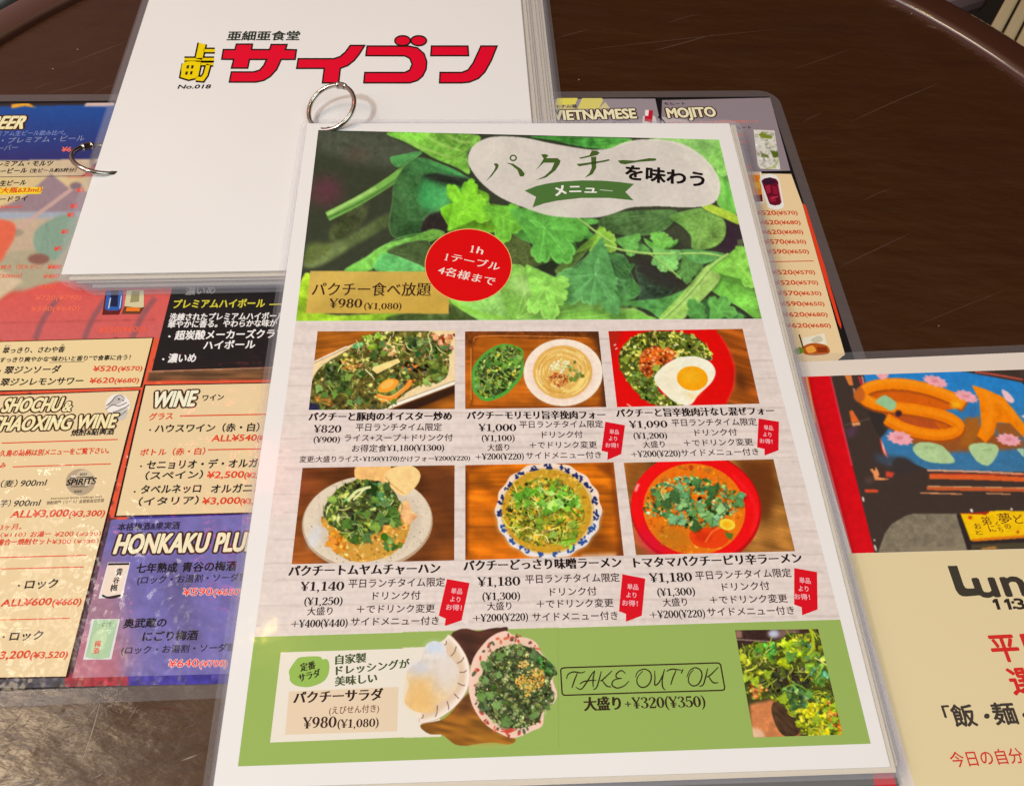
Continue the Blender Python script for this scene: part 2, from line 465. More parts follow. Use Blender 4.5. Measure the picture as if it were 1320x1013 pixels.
    def build(s, name, sheet, quad, parent, lay=1, step=1.05, bump=0.05, label=None, blurk=1, amp=.05):
        if amp: s.a *= (1 + amp * (s.noise(1.4, 1.4) + s.noise(4, 4)))[..., None]
        A = np.stack([blur(s.a[..., c], blurk) for c in range(3)], -1) if blurk else s.a
        q = np.array(quad, float)
        H = homog([(0, 0), (1, 0), (1, 1), (0, 1)], q)
        nu = max(2, int(max(np.linalg.norm(q[1] - q[0]), np.linalg.norm(q[2] - q[3])) / step) + 1)
        nv = max(2, int(max(np.linalg.norm(q[3] - q[0]), np.linalg.norm(q[2] - q[1])) / step) + 1)
        V, Uu = np.meshgrid(np.linspace(0, 1, nv), np.linspace(0, 1, nu), indexing='ij')
        h = np.stack([Uu.ravel(), V.ravel(), np.ones(nu * nv)], 1) @ H.T
        P = h[:, :2] / h[:, 2:]
        X = np.clip((P[:, 0] - s.b[0]) * s.k - .5, 0, s.W - 1.001); Y = np.clip((P[:, 1] - s.b[1]) * s.k - .5, 0, s.H - 1.001)
        i, j = Y.astype(int), X.astype(int); fy, fx = (Y - i)[:, None], (X - j)[:, None]
        j1, i1 = np.minimum(j + 1, s.W - 1), np.minimum(i + 1, s.H - 1)
        C = (A[i, j] * (1 - fx) + A[i, j1] * fx) * (1 - fy) + (A[i1, j] * (1 - fx) + A[i1, j1] * fx) * fy
        C = np.clip(C, 0, 250) / 255
        C = np.where(C <= .04045, C / 12.92, ((C + .055) / 1.055) ** 2.4) / GAIN
        Lc = sheet.L(P)
        me = bpy.data.meshes.new(name); nq = (nu - 1) * (nv - 1)
        me.vertices.add(nu * nv); me.loops.add(nq * 4); me.polygons.add(nq)
        me.vertices.foreach_set('co', np.c_[Lc, np.full(nu * nv, lay * LAY)].astype(np.float32).ravel())
        b = (np.arange(nv - 1)[:, None] * nu + np.arange(nu - 1)[None]).ravel()
        me.loops.foreach_set('vertex_index', np.stack([b, b + nu, b + nu + 1, b + 1], 1).astype(np.int32).ravel())
        me.polygons.foreach_set('loop_start', (np.arange(nq) * 4).astype(np.int32))
        me.update(calc_edges=True); me.validate()
        at = me.attributes.new('print', 'FLOAT_COLOR', 'POINT')
        at.data.foreach_set('color', np.c_[C, np.ones(len(C))].astype(np.float32).ravel())
        o = link(name, me, [photo_mat(bump)], parent)
        if label: o['label'] = label
        return o
def blur(m, r):
    if r < 1: return m
    k = 2 * r + 1
    for ax in (0, 1):
        p = [(0, 0), (0, 0)]; p[ax] = (r + 1, r)
        c = np.cumsum(np.pad(m, p, mode='edge'), axis=ax)
        m = (c[k:] - c[:-k]) / k if ax == 0 else (c[:, k:] - c[:, :-k]) / k
    return m
def homog(src, dst):
    A = []
    for (x, y), (u, v) in zip(src, dst):
        A.append([x, y, 1, 0, 0, 0, -u * x, -u * y, -u]); A.append([0, 0, 0, x, y, 1, -v * x, -v * y, -v])
    return np.linalg.svd(np.array(A))[2][-1].reshape(3, 3)

def rrect(x0, y0, x1, y1, r, n=6):
    out = []
    for cx, cy, a0 in ((x1 - r, y1 - r, 0), (x0 + r, y1 - r, 90), (x0 + r, y0 + r, 180), (x1 - r, y0 + r, 270)):
        for k in range(n + 1):
            a = math.radians(a0 + 90 * k / n); out.append((cx + r * math.cos(a), cy + r * math.sin(a)))
    return out
def slab(name, out, z0, z1, mats, parent):
    n = len(out); v = [(x, y, z0) for x, y in out] + [(x, y, z1) for x, y in out]
    f = [tuple(range(n, 2 * n)), tuple(range(n))[::-1]] + [(k, (k + 1) % n, n + (k + 1) % n, n + k) for k in range(n)]
    me = bpy.data.meshes.new(name); me.from_pydata(v, [], f); me.update()
    return link(name, me, mats, parent)
def film_ring(name, inner, outer, z0, z1, parent):
    """clear laminate margin round the paper: a thin sheet with a hole where the paper is"""
    n = len(outer); v = []
    for z in (z0, z1):
        v += [(x, y, z) for x, y in outer] + [(x, y, z) for x, y in inner]
    f = []
    for k in range(n):
        j = (k + 1) % n
        f += [(2 * n + k, 2 * n + j, 3 * n + j, 3 * n + k), (k, n + k, n + j, j), (k, j, 2 * n + j, 2 * n + k)]
    me = bpy.data.meshes.new(name); me.from_pydata(v, [], f); me.update()
    return link(name, me, [film_mat()], parent)
def page(name, root, w, h, dx, dy, dz, rot, mat, margin=.0035, th=.00022, fr=.005):
    """one laminated page: paper slab, film margin as its child"""
    c, s = math.cos(rot), math.sin(rot)
    tf = lambda P: [(x * c - y * s + dx, x * s + y * c + dy) for x, y in P]
    o = slab(name, tf(rrect(0, -h, w, 0, .0006)), dz - th, dz, [mat], root)
    film_ring('film_margin', tf(rrect(0, -h, w, 0, .0006)), tf(rrect(-margin, -h - margin, w + margin, margin, fr)), dz - th * .8, dz - th * .2, o)
    return o
def torus(name, M, R, r, mats, parent, n=72, m=12):
    v, f = [], []
    for i in range(n):
        a = 2 * math.pi * i / n
        for j in range(m):
            b = 2 * math.pi * j / m
            v.append(M @ Vector(((R + r * math.cos(b)) * math.cos(a), (R + r * math.cos(b)) * math.sin(a), r * math.sin(b))))
            f.append((i * m + j, ((i + 1) % n) * m + j, ((i + 1) % n) * m + (j + 1) % m, i * m + (j + 1) % m))
    me = bpy.data.meshes.new(name); me.from_pydata(v, [], f); me.polygons.foreach_set('use_smooth', [True] * len(f)); me.update()
    return link(name, me, mats, parent)
def lathe(name, prof, cx, cy, mats, parent, n=192, smoothf=True):
    v, f = [], []; m = len(prof)
    for i in range(n):
        a = 2 * math.pi * i / n
        for r, z in prof: v.append((cx + r * math.cos(a), cy + r * math.sin(a), z))
    for i in range(n):
        for j in range(m - 1):
            k = (i + 1) % n; f.append((i * m + j, k * m + j, k * m + j + 1, i * m + j + 1))
    me = bpy.data.meshes.new(name); me.from_pydata(v, [], f); me.polygons.foreach_set('use_smooth', [smoothf] * len(f)); me.update()
    return link(name, me, mats, parent)
def boxes(name, bs, mats, parent=None, bevel=0.0):
    """bs: list of (centre, size, rotz)"""
    v, f = [], []
    for (cx, cy, cz), (sx, sy, sz), rz_ in bs:
        b = len(v); c, s = math.cos(rz_), math.sin(rz_)
        for z in (-sz / 2, sz / 2):
            for x, y in ((-sx / 2, -sy / 2), (sx / 2, -sy / 2), (sx / 2, sy / 2), (-sx / 2, sy / 2)):
                v.append((cx + x * c - y * s, cy + x * s + y * c, cz + z))
        f += [tuple(b + k for k in q) for q in ((3, 2, 1, 0), (4, 5, 6, 7), (0, 1, 5, 4), (1, 2, 6, 5), (2, 3, 7, 6), (3, 0, 4, 7))]
    me = bpy.data.meshes.new(name); me.from_pydata(v, [], f); me.update()
    o = link(name, me, mats, parent)
    if bevel:
        md = o.modifiers.new('bevel', 'BEVEL'); md.width = bevel; md.segments = 3
    return o

# ------------------------------------------------------------------ table and what stands round it
def floor_mat():
    m, nt, lk, b = principled('dark_floor')
    n = nt.new('ShaderNodeTexNoise'); n.inputs['Scale'].default_value = 6
    r = nt.new('ShaderNodeValToRGB'); r.color_ramp.elements[0].color = (.008, .008, .008, 1); r.color_ramp.elements[1].color = (.03, .027, .022, 1)
    lk.new(n.outputs['Fac'], r.inputs[0]); lk.new(r.outputs[0], b.inputs['Base Color']); b.inputs['Roughness'].default_value = .5
    return m
fl = slab('floor', [(-3, -3), (3, -3), (3, 4), (-3, 4)], -.74, -.70, [floor_mat()], None)
fl['kind'] = 'structure'

def wood_table_mat():
    m, nt, lk, b = principled('dark_lacquered_mahogany')
    t = nt.new('ShaderNodeTexCoord'); mp = nt.new('ShaderNodeMapping')
    mp.inputs['Rotation'].default_value = (0, 0, math.radians(-38)); mp.inputs['Scale'].default_value = (12, 90, 20)
    lk.new(t.outputs['Object'], mp.inputs[0])
    n = nt.new('ShaderNodeTexNoise'); n.inputs['Scale'].default_value = 1; n.inputs['Detail'].default_value = 7; n.inputs['Roughness'].default_value = .62
    lk.new(mp.outputs[0], n.inputs['Vector'])
    r = nt.new('ShaderNodeValToRGB')
    r.color_ramp.elements[0].position = .12; r.color_ramp.elements[0].color = (.032, .0100, .0035, 1)
    r.color_ramp.elements[1].position = .95; r.color_ramp.elements[1].color = (.060, .0205, .0055, 1)
    lk.new(n.outputs['Fac'], r.inputs[0]); lk.new(r.outputs[0], b.inputs['Base Color'])
    n2 = nt.new('ShaderNodeTexNoise'); n2.inputs['Scale'].default_value = 26; n2.inputs['Detail'].default_value = 6
    lk.new(t.outputs['Object'], n2.inputs['Vector'])
    mr = nt.new('ShaderNodeMapRange'); mr.inputs[1].default_value = .3; mr.inputs[2].default_value = .7; mr.inputs[3].default_value = .16; mr.inputs[4].default_value = .34
    lk.new(n2.outputs['Fac'], mr.inputs[0]); lk.new(mr.outputs[0], b.inputs['Roughness'])
    b.inputs['Coat Weight'].default_value = .35; b.inputs['Coat Roughness'].default_value = .2
    mp2 = nt.new('ShaderNodeMapping'); mp2.inputs['Rotation'].default_value = (0, 0, math.radians(-38)); mp2.inputs['Scale'].default_value = (45, 125, 20)
    lk.new(t.outputs['Object'], mp2.inputs[0])
    n3 = nt.new('ShaderNodeTexNoise'); n3.inputs['Scale'].default_value = 1; n3.inputs['Detail'].default_value = 5
    lk.new(mp2.outputs[0], n3.inputs['Vector'])
    bp = nt.new('ShaderNodeBump'); bp.inputs['Strength'].default_value = .55; bp.inputs['Distance'].default_value = .0014
    lk.new(n3.outputs['Fac'], bp.inputs['Height']); lk.new(bp.outputs[0], b.inputs['Normal']); lk.new(bp.outputs[0], b.inputs['Coat Normal'])
    return m
WT = wood_table_mat()
RM = plain('polished_mahogany_rim', (.060, .018, .009), .3, 0.0, 1.0)
TCX, TCY = -.0034, .2352
table = empty('round_table', Matrix.Translation((TCX, TCY, 0)), 'round dark mahogany table with a raised rim, scratched lacquer, under the menus', 'table')
slab('table_top', [(.3255 * math.cos(a), .3255 * math.sin(a)) for a in [2 * math.pi * k / 160 for k in range(160)]], -.02, 0, [WT], table)
lathe('rim', [(.3235, -.02), (.3255, -.0012), (.3262, -.0002), (.3264, .0010), (.3270, .0022), (.3280, .0031), (.3292, .0036), (.3305, .0038), (.346, .0034), (.3485, .0027), (.35, .0008), (.3503, -.003), (.3503, -.024), (.347, -.028), (.3235, -.028), (.3235, -.02)], 0, 0, [RM], table)
# wear: long fine scratches in the lacquer
TS = Sheet((TCX, TCY, 0.00002), 0, 0, 1, 1)
sc = Print(TS)
def worn(m, f):
    nt = m.node_tree.nodes; lk = m.node_tree.links; mix = nt.new('ShaderNodeMixShader'); tr = nt.new('ShaderNodeBsdfTransparent'); mix.inputs[0].default_value = f
    lk.new(tr.outputs[0], mix.inputs[1]); lk.new(nt['Principled BSDF'].outputs[0], mix.inputs[2]); lk.new(mix.outputs[0], nt['Material Output'].inputs[0]); return m
scm = worn(plain('scratched_lacquer', (.17, .105, .075), .55), .4); scl = worn(plain('deep_scratch', (.42, .34, .25), .5), .6)
for a, b_, w in [((90, 82), (165, 54), 1.0), ((42, 116), (68, 107), .8), ((60, 121), (124, 103), 1.0), ((120, 121), (150, 109), .8), ((842, 66), (920, 45), 1.2), ((750, 65), (1000, 38), .7),
                 ((1095, 158), (1210, 108), 1.0), ((1080, 345), (1175, 300), 1.0), ((1035, 158), (1060, 146), .8), ((715, 50), (760, 38), .8), ((1110, 260), (1150, 243), .7), ((860, 30), (905, 18), .7),
                 ((1180, 420), (1300, 372), .7), ((1020, 90), (1100, 62), .6)]:
    mid = ((a[0] + b_[0]) / 2, (a[1] + b_[1]) / 2 + random.uniform(-1.5, 1.5))
    sc.line(smooth([a, mid, b_], False), w, scm, 1, taper=.9)
sc.line(smooth([(129, 906), (118, 945), (105, 983)], False), 1.5, scl, 1, taper=.6)
sc.line(smooth([(262, 902), (238, 945), (222, 975), (204, 1013)], False), 1.3, scm, 1, taper=.5)
sc.line([(77, 968), (98, 956)], 2.0, scl, 1, taper=.7)
for k in range(150):
    x, y = random.uniform(-10, 255), random.uniform(912, 1020)
    L_ = random.uniform(4, 26); an = math.radians(random.gauss(-32, 16))
    sc.line([(x, y), (x + L_ * .5 * math.cos(an), y + L_ * .5 * math.sin(an) + random.uniform(-1, 1)), (x + L_ * math.cos(an), y + L_ * math.sin(an))], random.uniform(.5, 2.2), scm if random.random() < .93 else scl, 1, taper=.95)
for k in range(26):
    x, y = random.uniform(740, 1320), random.uniform(10, 440)
    L_ = random.uniform(6, 40); an = math.radians(random.gauss(-22, 6))
    sc.line([(x, y), (x + L_ * math.cos(an), y + L_ * math.sin(an))], random.uniform(.25, .5), scm, 1, taper=.95)
for x, y in ((1189, 17), (1267, 61), (100, 64), (68, 89), (1175, 18), (746, 103), (800, 238), (1210, 420)):
    sc.poly(oval(x, y, 1.1, .8, 0, 8), scl, 1)
o_ = sc.build('lacquer_scratches', table); o_['kind'] = 'stuff'

# beyond the table edge
slat_m = principled('pale_wood_slats'); m_, nt, lk, b = slat_m
n = nt.new('ShaderNodeTexNoise'); n.inputs['Scale'].default_value = 14; n.inputs['Detail'].default_value = 6
r = nt.new('ShaderNodeValToRGB'); r.color_ramp.elements[0].color = (.42, .33, .17, 1); r.color_ramp.elements[1].color = (.68, .58, .36, 1)
lk.new(n.outputs['Fac'], r.inputs[0]); lk.new(r.outputs[0], b.inputs['Base Color']); b.inputs['Roughness'].default_value = .6
SLAT = m_
def floor_point(px, z):
    d = _F * FPX + R2 * (px[0] - PW / 2) + U2 * (PH / 2 - px[1]); return CAMP + d * (z - CH) / d[2]
zb = -.28
p0, p1 = floor_point((1276, 36), zb), floor_point((1310, -26), zb)
d = (p1 - p0)[:2]; yaw = math.atan2(d[1], d[0])
bench = empty('slatted_bench', Matrix.Translation(Vector(p0)) @ Matrix.Rotation(yaw, 4, 'Z'), 'pale wooden slatted bench seen past the table edge', 'bench')
for i in range(14):
    boxes('slat', [((.25, -.007 - i * .0165, -.012 - .002 * (i % 2)), (.9, .0138, .022), 0)], [SLAT], bench, .003)
for bx_ in (.03, .55): boxes('bearer', [((bx_, -.12, -.042), (.05, .24, .036), 0)], [SLAT], bench, .003)
q0 = floor_point((1238, 2), -.34)
cu = boxes('seat_cushion', [((0, 0, 0), (.20, .20, .06), .5)], [plain('mauve_fabric', (.23, .15, .15), .9)], None, .025)
cu.location = Vector(q0) + Vector((-.055, .10, -.03)); cu['label'] = 'dusty mauve seat cushion beyond the rim of the table'; cu['category'] = 'cushion'
g0 = floor_point((6, 8), -.25)
ch = torus('chair_hoop', Matrix.Translation(Vector(g0) + Vector((-.115, .10, 0))) @ Matrix.Rotation(.15, 4, 'X'), .125, .012, [plain('grey_metal', (.16, .16, .15), .4, .6)], None)
ch['label'] = 'grey rounded metal hoop of a stool past the left table rim'; ch['category'] = 'stool'

# ------------------------------------------------------------------ metal binder rings
FRING = (-0.09621, 0.33521, 0.01615, 0.77166, -1.13633, 0.01248)
CLF, CLB = 1.9, 3.1
STEEL = plain('nickel_plated_steel', (.55, .53, .48), .14, 1.0)
def binder_ring(parent, PM, p, clasp_t):
    c = Vector(p[:3]); th, ph, R = p[3:6]
    nrm = Vector((math.cos(th) * math.cos(ph), math.sin(th) * math.cos(ph), math.sin(ph)))
    a = nrm.cross(Vector((0, 0, 1))).normalized(); b = a.cross(nrm)
    M = PM.inverted() @ Matrix(((a.x, b.x, nrm.x, c.x), (a.y, b.y, nrm.y, c.y), (a.z, b.z, nrm.z, c.z), (0, 0, 0, 1)))
    o = torus('binder_ring', M, R, .00115, [STEEL], parent)
    # clasp: a short thicker sleeve with a hinge knuckle on the ring
    t = clasp_t; v, f = [], []; m, nn = 10, 9
    for i in range(nn):
        u = t + (i - nn // 2) * .045; rr = .0016 if 0 < i < nn - 1 else .0012
        for j in range(m):
            w = 2 * math.pi * j / m
            v.append(M @ Vector(((R + rr * math.cos(w)) * math.cos(u), (R + rr * math.cos(w)) * math.sin(u), rr * math.sin(w) * 1.15)))
    for i in range(nn - 1):
        for j in range(m): f.append((i * m + j, (i + 1) * m + j, (i + 1) * m + (j + 1) % m, i * m + (j + 1) % m))
    f += [tuple(range(m))[::-1], tuple(range((nn - 1) * m, nn * m))]
    me = bpy.data.meshes.new('clasp'); me.from_pydata(v, [], f); me.update(); link('clasp', me, [STEEL], o)
    kb = torus('hinge', M @ Matrix.Translation((R * math.cos(t + .2), R * math.sin(t + .2), 0)) @ Matrix.Rotation(t, 4, 'Z') @ Matrix.Rotation(math.pi / 2, 4, 'X'), .0012, .0008, [STEEL], o, 20, 8)
    return o
def hole_and_rim(P, x, y, r):
    P.poly(oval(x, y, r, r * .62, 0, 20), (70, 45, 38), 6)

# ------------------------------------------------------------------ drinks menu (large laminated sheet, lowest)
DS = Sheet((-.28789, .34483, .0006), .08682, 0, .42, .297)
drinks = empty('drinks_menu', DS.M, 'large landscape laminated drinks menu with black borders lying flat under the other menus', 'menu')
dpage = page('page', drinks, .42, .297, 0, 0, 0, 0, ink((24, 21, 22), .4), margin=.0052, fr=.011)
BD = .4
RED, CREAM, DK = (214, 68, 36), (226, 203, 158), (30, 24, 26)

pic = Pic(-74, 124, 376, 892, (200, 70, 55), 1.25)
pic.poly([(-74, 124), (376, 124), (376, 212), (-74, 216)], (0, 68, 158), col2=(30, 24, 92))
pic.poly([(-74, 124), (376, 124), (376, 131), (-74, 139)], (26, 22, 28))
pic.poly([(15, 135), (30, 132.5), (36, 133), (46, 139), (32, 137), (15, 140)], (238, 165, 30))
pic.poly([(112, 131.5), (130, 130), (148, 130), (148, 137), (108, 138)], (205, 180, 175))
pic.poly([(-74, 209), (130, 205), (104, 228), (-74, 232)], (208, 190, 135), col2=(200, 178, 150), gd=(1, 0))
pic.poly([(-74, 230), (376, 226), (376, 278), (-74, 278)], (218, 196, 130), col2=(196, 170, 150), gd=(1, 0))
pic.poly([(-10, 272), (30, 255), (66, 224), (90, 244), (130, 250), (130, 276), (-10, 274)], (140, 118, 128), soft=1)
pic.poly([(-74, 274), (130, 274), (120, 290), (-74, 292)], (150, 165, 185), soft=2)
pic.poly([(-74, 284), (120, 280), (120, 340), (-74, 350)], (190, 168, 140), soft=2)
pic.poly([(-74, 330), (110, 318), (90, 372), (-74, 380)], (165, 158, 128), soft=3)
pic.line([(98, 240), (22, 296)], 5, (196, 160, 150), .9)
pic.poly([(44, 302), (60, 286), (96, 274), (96, 300), (74, 334), (48, 326)], (122, 155, 134), sm=True, soft=1)
for x in (52, 62, 72): pic.line([(60, 288), (x, 328)], .8, (90, 130, 112), .7)
pic.poly(oval(50, 334, 14, 7, 0), (128, 82, 70), soft=1); pic.poly(oval(22, 300, 8, 5, 0), (150, 140, 118), soft=1)
pic.poly(oval(98, 240, 8, 5), (120, 100, 108), soft=1)
pic.poly([(-74, 283), (8, 284), (20, 300), (10, 322), (-8, 342), (-74, 346)], (222, 92, 62), sm=True, soft=1)
pic.poly([(-74, 420), (-20, 400), (10, 385), (45, 370), (80, 362), (376, 366), (376, 440), (-74, 444)], (214, 74, 66), col2=(198, 84, 84), soft=2)
pic.poly([(-74, 360), (0, 348), (30, 362), (0, 386), (-74, 402)], (205, 185, 150), soft=2)
for x in (45, 108, 170):
    pic.line([(x + 30, 384), (x + 12, 410), (x, 438)], 7, (112, 72, 82), .7, soft=1)
pic.line([(-74, 418), (200, 412)], 1.0, (150, 50, 50), .8)
pic.line([(-74, 350), (120, 345)], 1.2, (170, 150, 120), .6)
# orange-red gutters between the boxes, dark blots where the picture behind shows
pic.poly([(-74, 440), (376, 434), (376, 892), (-74, 892)], (222, 72, 38))
pic.scat([(-74, 440), (376, 434), (376, 660), (-74, 892)], 90, [(120, 30, 22), (60, 22, 20), (236, 90, 48), (190, 50, 34)], 4, 11, 'leaf', .85, sm=False)
pic.poly([(-74, 870), (90, 868), (90, 892), (-74, 892)], (62, 62, 72), tex=.9)
pic.poly([(84, 866), (170, 866), (170, 892), (84, 892)], (150, 34, 48), tex=.5)
pic.poly([(165, 640), (376, 640), (376, 892), (165, 892)], (42, 36, 140), soft=2, tex=.4)
pic.poly([(120, 680), (150, 665), (120, 790), (100, 868), (82, 868)], (70, 45, 62), soft=2, tex=.9)
pic.poly([(192, 479), (376, 472), (376, 489), (190, 491)], (92, 58, 30), tex=1.0, g=pic.noise(30, 2))
pic.line([(190, 478.5), (376, 472.5)], 2, (190, 170, 140), .6)
pic.a = pic.a * .88 + np.array([206, 192, 180]) * .12  # pale haze of glare mixed into the whole picture's colours
pic.build('background_picture', DS, [(-34, 134.5), (374, 130.8), (374, 879), (-70, 888)], dpage, 1, 1.5, BD)

D = Print(DS, BD)
Z1 = (0, 110, 8.25); Z2 = (0, 170, 3.268); Z3 = (0, 420, 3.376)
D.text('BEER', (-19, 166.5), (32, 166), 16.5, (250, 226, 175), 'o', 3, slant=.12)
D.text('プレミアム生ビール飲み比べ。', (-20, 176), (84, 174.5), 6, (120, 135, 190), 'r', 3)
D.text('ザ・プレミアム・ビール', (-14, 186), (108, 182), 7, (130, 140, 175), 'r', 3)
D.text('サーバー', (-14, 196), (22, 194), 7, (120, 130, 165), 'r', 3)
D.text('¥6', (79, 196), (91, 195.6), 6, (250, 110, 90), 'b', 3)
Z7 = (0, 200, 4.223)
D.text('プレミアム・モルツ', (-60, 64), (282, 60), 28, DK, 'b', 3, Z7)
D.text('ービール', (-2, 104), (142, 98), 27, DK, 'b', 3, Z7); D.text('（生ビール約5杯分）', (160, 97), (412, 92), 20, DK, 'b', 3, Z7)
D.line([(-60, 121), (462, 114)], 3, (70, 45, 40), 3, Z7)
D.text('生ビール', (-4, 170), (138, 164), 27, DK, 'b', 3, Z7)
D.poly([(-20, 180), (236, 174), (222, 212), (-30, 218)], (238, 206, 50), 3, Z7)
D.text('（大瓶633ml）', (-14, 208), (222, 203), 27, RED, 'b', 4, Z7)
D.text('ードライ', (-6, 256), (144, 250), 26, DK, 'b', 3, Z7)
D.text('（334ml）', (-20, 294), (116, 288), 17, (225, 90, 70), 'b', 3, Z7)
for (x, y) in ((415, 204), (380, 290), (362, 338), (330, 430), (292, 522)):
    D.text('¥5', (x, y), (x + 40, y - 1), 24, (232, 66, 52), 'b', 3, Z7)
D.text('焼き（豆もやし）', (0, 622), (228, 618), 22, (228, 96, 62), 'r', 3, Z7); D.text('¥480', (256, 622), (330, 620), 24, (228, 78, 56), 'b', 3, Z7)
D.text('（500ml）', (-8, 672), (114, 668), 24, (228, 96, 62), 'r', 3, Z7); D.text('¥480', (232, 672), (318, 670), 24, (228, 90, 60), 'r', 3, Z7)
D.text('¥480', (210, 730), (300, 728), 24, (236, 96, 70), 'r', 3, Z7)
D.text('¥720(¥790)', (190, 790), (438, 788), 26, (242, 110, 84), 'r', 3, Z7)
D.text('¥580(¥640)', (166, 850), (430, 846), 26, (242, 110, 84), 'r', 3, Z7)
D.text('¥550(¥600)', (415, 846), (610, 842), 24, (240, 96, 66), 'r', 3, Z2)
D.build('beer_lettering', dpage)
# two printed bottles just below the white booklet
D = Print(DS, BD)
D.poly([(430, 772), (436, 735), (445, 672), (518, 668), (514, 740), (502, 770)], (96, 34, 30), 2, Z2)
D.poly([(442, 745), (452, 668), (520, 668), (515, 738), (500, 752), (455, 754)], (46, 92, 168), 3, Z2)
D.poly([(462, 735), (468, 668), (500, 668), (495, 738)], (28, 34, 66), 4, Z2); D.line([(458, 745), (466, 700)], 5, (190, 205, 225), 5, Z2); D.line([(505, 745), (512, 690)], 4, (190, 205, 225), 5, Z2)
D.build('bottle_picture', dpage)
D = Print(DS, BD)
D.poly([(512, 768), (524, 735), (532, 668), (604, 668), (606, 745), (590, 768)], (104, 62, 40), 2, Z2)
D.poly([(524, 735), (534, 668), (606, 666), (606, 738), (590, 742)], (206, 198, 158), 3, Z2); D.poly([(548, 720), (556, 672), (588, 672), (586, 716)], (150, 142, 100), 4, Z2)
D.poly([(530, 756), (534, 740), (590, 740), (588, 756)], (232, 120, 30), 3, Z2)
D.build('bottle_picture', dpage)

# black whisky box
D = Print(DS, BD)
D.poly([(226, 355), (372, 350), (352, 473), (195.5, 478)], (30, 28, 29), 2)
D.text('濃いめ', (780, 688), (905, 682), 30, (150, 145, 140), 'b', 3, Z2)
D.text('プレミアムハイボール', (728, 744), (1113, 740), 34, (204, 196, 60), 'b', 3, Z2); D.line([(1135, 728), (1200, 726)], 5, (204, 196, 60), 3, Z2)
D.text('洗練されたプレミアムハイボール', (712, 796), (1195, 790), 28, (228, 226, 222), 'b', 3, Z2)
D.text('華やかに香る。やわらかな味が', (706, 826), (1165, 820), 28, (228, 226, 222), 'b', 3, Z2)
D.text('超炭酸メーカーズクラブ', (735, 876), (1200, 868), 35, (232, 230, 226), 'b', 3, Z2); D.poly(oval(714, 862, 5, 4), (232, 230, 226), 3, Z2)
D.text('ハイボール', (856, 917), (1072, 913), 34, (232, 230, 226), 'b', 3, Z2)
D.text('濃いめ', (706, 972), (822, 970), 34, (232, 230, 226), 'b', 3, Z2); D.poly(oval(688, 958, 5, 4), (232, 230, 226), 3, Z2)
D.build('whisky_box', dpage)

# gin box
Z = (0, 425, 6.6)
D = Print(DS, BD)
D.poly([(-480, 112), (1312, 64), (1210, 490), (-480, 545)], (46, 16, 14), 2, Z)
D.poly([(-480, 118), (1298, 72), (1193, 485), (-480, 530)], (228, 206, 154), 3, Z)
D.text('翠っきり、さわや香', (18, 203), (545, 192), 46, DK, 'b', 4, Z); D.text('すい', (38, 148), (88, 146), 14, DK, 'b', 4, Z); D.text('か', (522, 138), (545, 137), 14, DK, 'b', 4, Z)
D.text('すっきり爽やかな“味わいと香り”で食事に合う！', (-6, 280), (1105, 256), 40, DK, 'b', 4, Z); D.line([(420, 280), (718, 272)], 4, DK, 4, Z)
D.text('翠ジンソーダ', (32, 378), (505, 368), 60, DK, 'b', 4, Z); D.poly(oval(2, 350, 7, 6), DK, 4, Z)
D.text('翠ジンレモンサワー', (-2, 480), (700, 466), 60, DK, 'b', 4, Z)
D.text('¥520', (788, 356), (990, 351), 46, RED, 'b', 4, Z); D.text('(¥570)', (1002, 353), (1208, 346), 38, RED, 'b', 4, Z)
D.text('¥620', (758, 457), (966, 451), 46, RED, 'b', 4, Z); D.text('(¥680)', (972, 455), (1180, 448), 38, RED, 'b', 4, Z)
D.build('gin_box', dpage)

# shochu box
D = Print(DS, BD)
D.poly([(-70, 511), (181.5, 502.5), (166.5, 560), (126, 718), (88, 873), (-70, 877)], (46, 16, 14), 2)
D.poly([(-70, 513), (179, 503.6), (163.8, 560), (123.6, 718), (84.9, 871.5), (-70, 874)], CREAM, 3)
D.text('SHOCHU', (-6, 700), (520, 690), 116, (248, 224, 172), 'o', 5, Z, .1); D.text('&', (515, 695), (612, 692), 84, (248, 224, 172), 'o', 5, Z, .1)
D.text('SHAOXING', (-88, 862), (606, 845), 120, (248, 224, 172), 'o', 5, Z, .1); D.text('WINE', (624, 844), (988, 832), 118, (248, 224, 172), 'o', 5, Z, .1)
D.text('焼酎&紹興酒', (602, 904), (965, 892), 50, DK, 'b', 5, Z)
D.line([(15, 965), (1002, 934)], 9, RED, 5, Z)
D.poly(oval(1003, 640, 104, 92), (232, 228, 220), 4, Z)
for pts, w in (([(905, 650), (950, 610), (985, 570), (1030, 560), (1060, 590)], 9), ([(900, 680), (960, 640), (1010, 650), (1080, 620)], 8), ([(960, 700), (1010, 690), (1070, 660), (1100, 640)], 8), ([(1000, 740), (1040, 720), (1075, 690)], 8)):
    D.line(smooth(pts, False), w, (120, 116, 112), 5, Z)
D.poly(smooth([(920, 640), (985, 575), (1040, 580), (1030, 620), (960, 650)]), (186, 182, 176), 4.4, Z)
D.poly(smooth([(970, 705), (1060, 660), (1090, 680), (1060, 760), (1000, 765)]), (196, 192, 184), 4.4, Z)
D.poly(oval(1012, 592, 9, 8), (90, 86, 84), 5.4, Z); D.poly(oval(1048, 602, 8, 7), (90, 86, 84), 5.4, Z)
Z = (0, 560, 6.333)
D.text('久島の銘柄は別メニューをご覧下さい。', (-8, 180), (885, 155), 46, RED, 'b', 5, Z)
D.text('み', (-2, 277), (42, 274), 44, RED, 'b', 5, Z); D.line([(105, 265), (905, 240)], 8, RED, 5, Z)
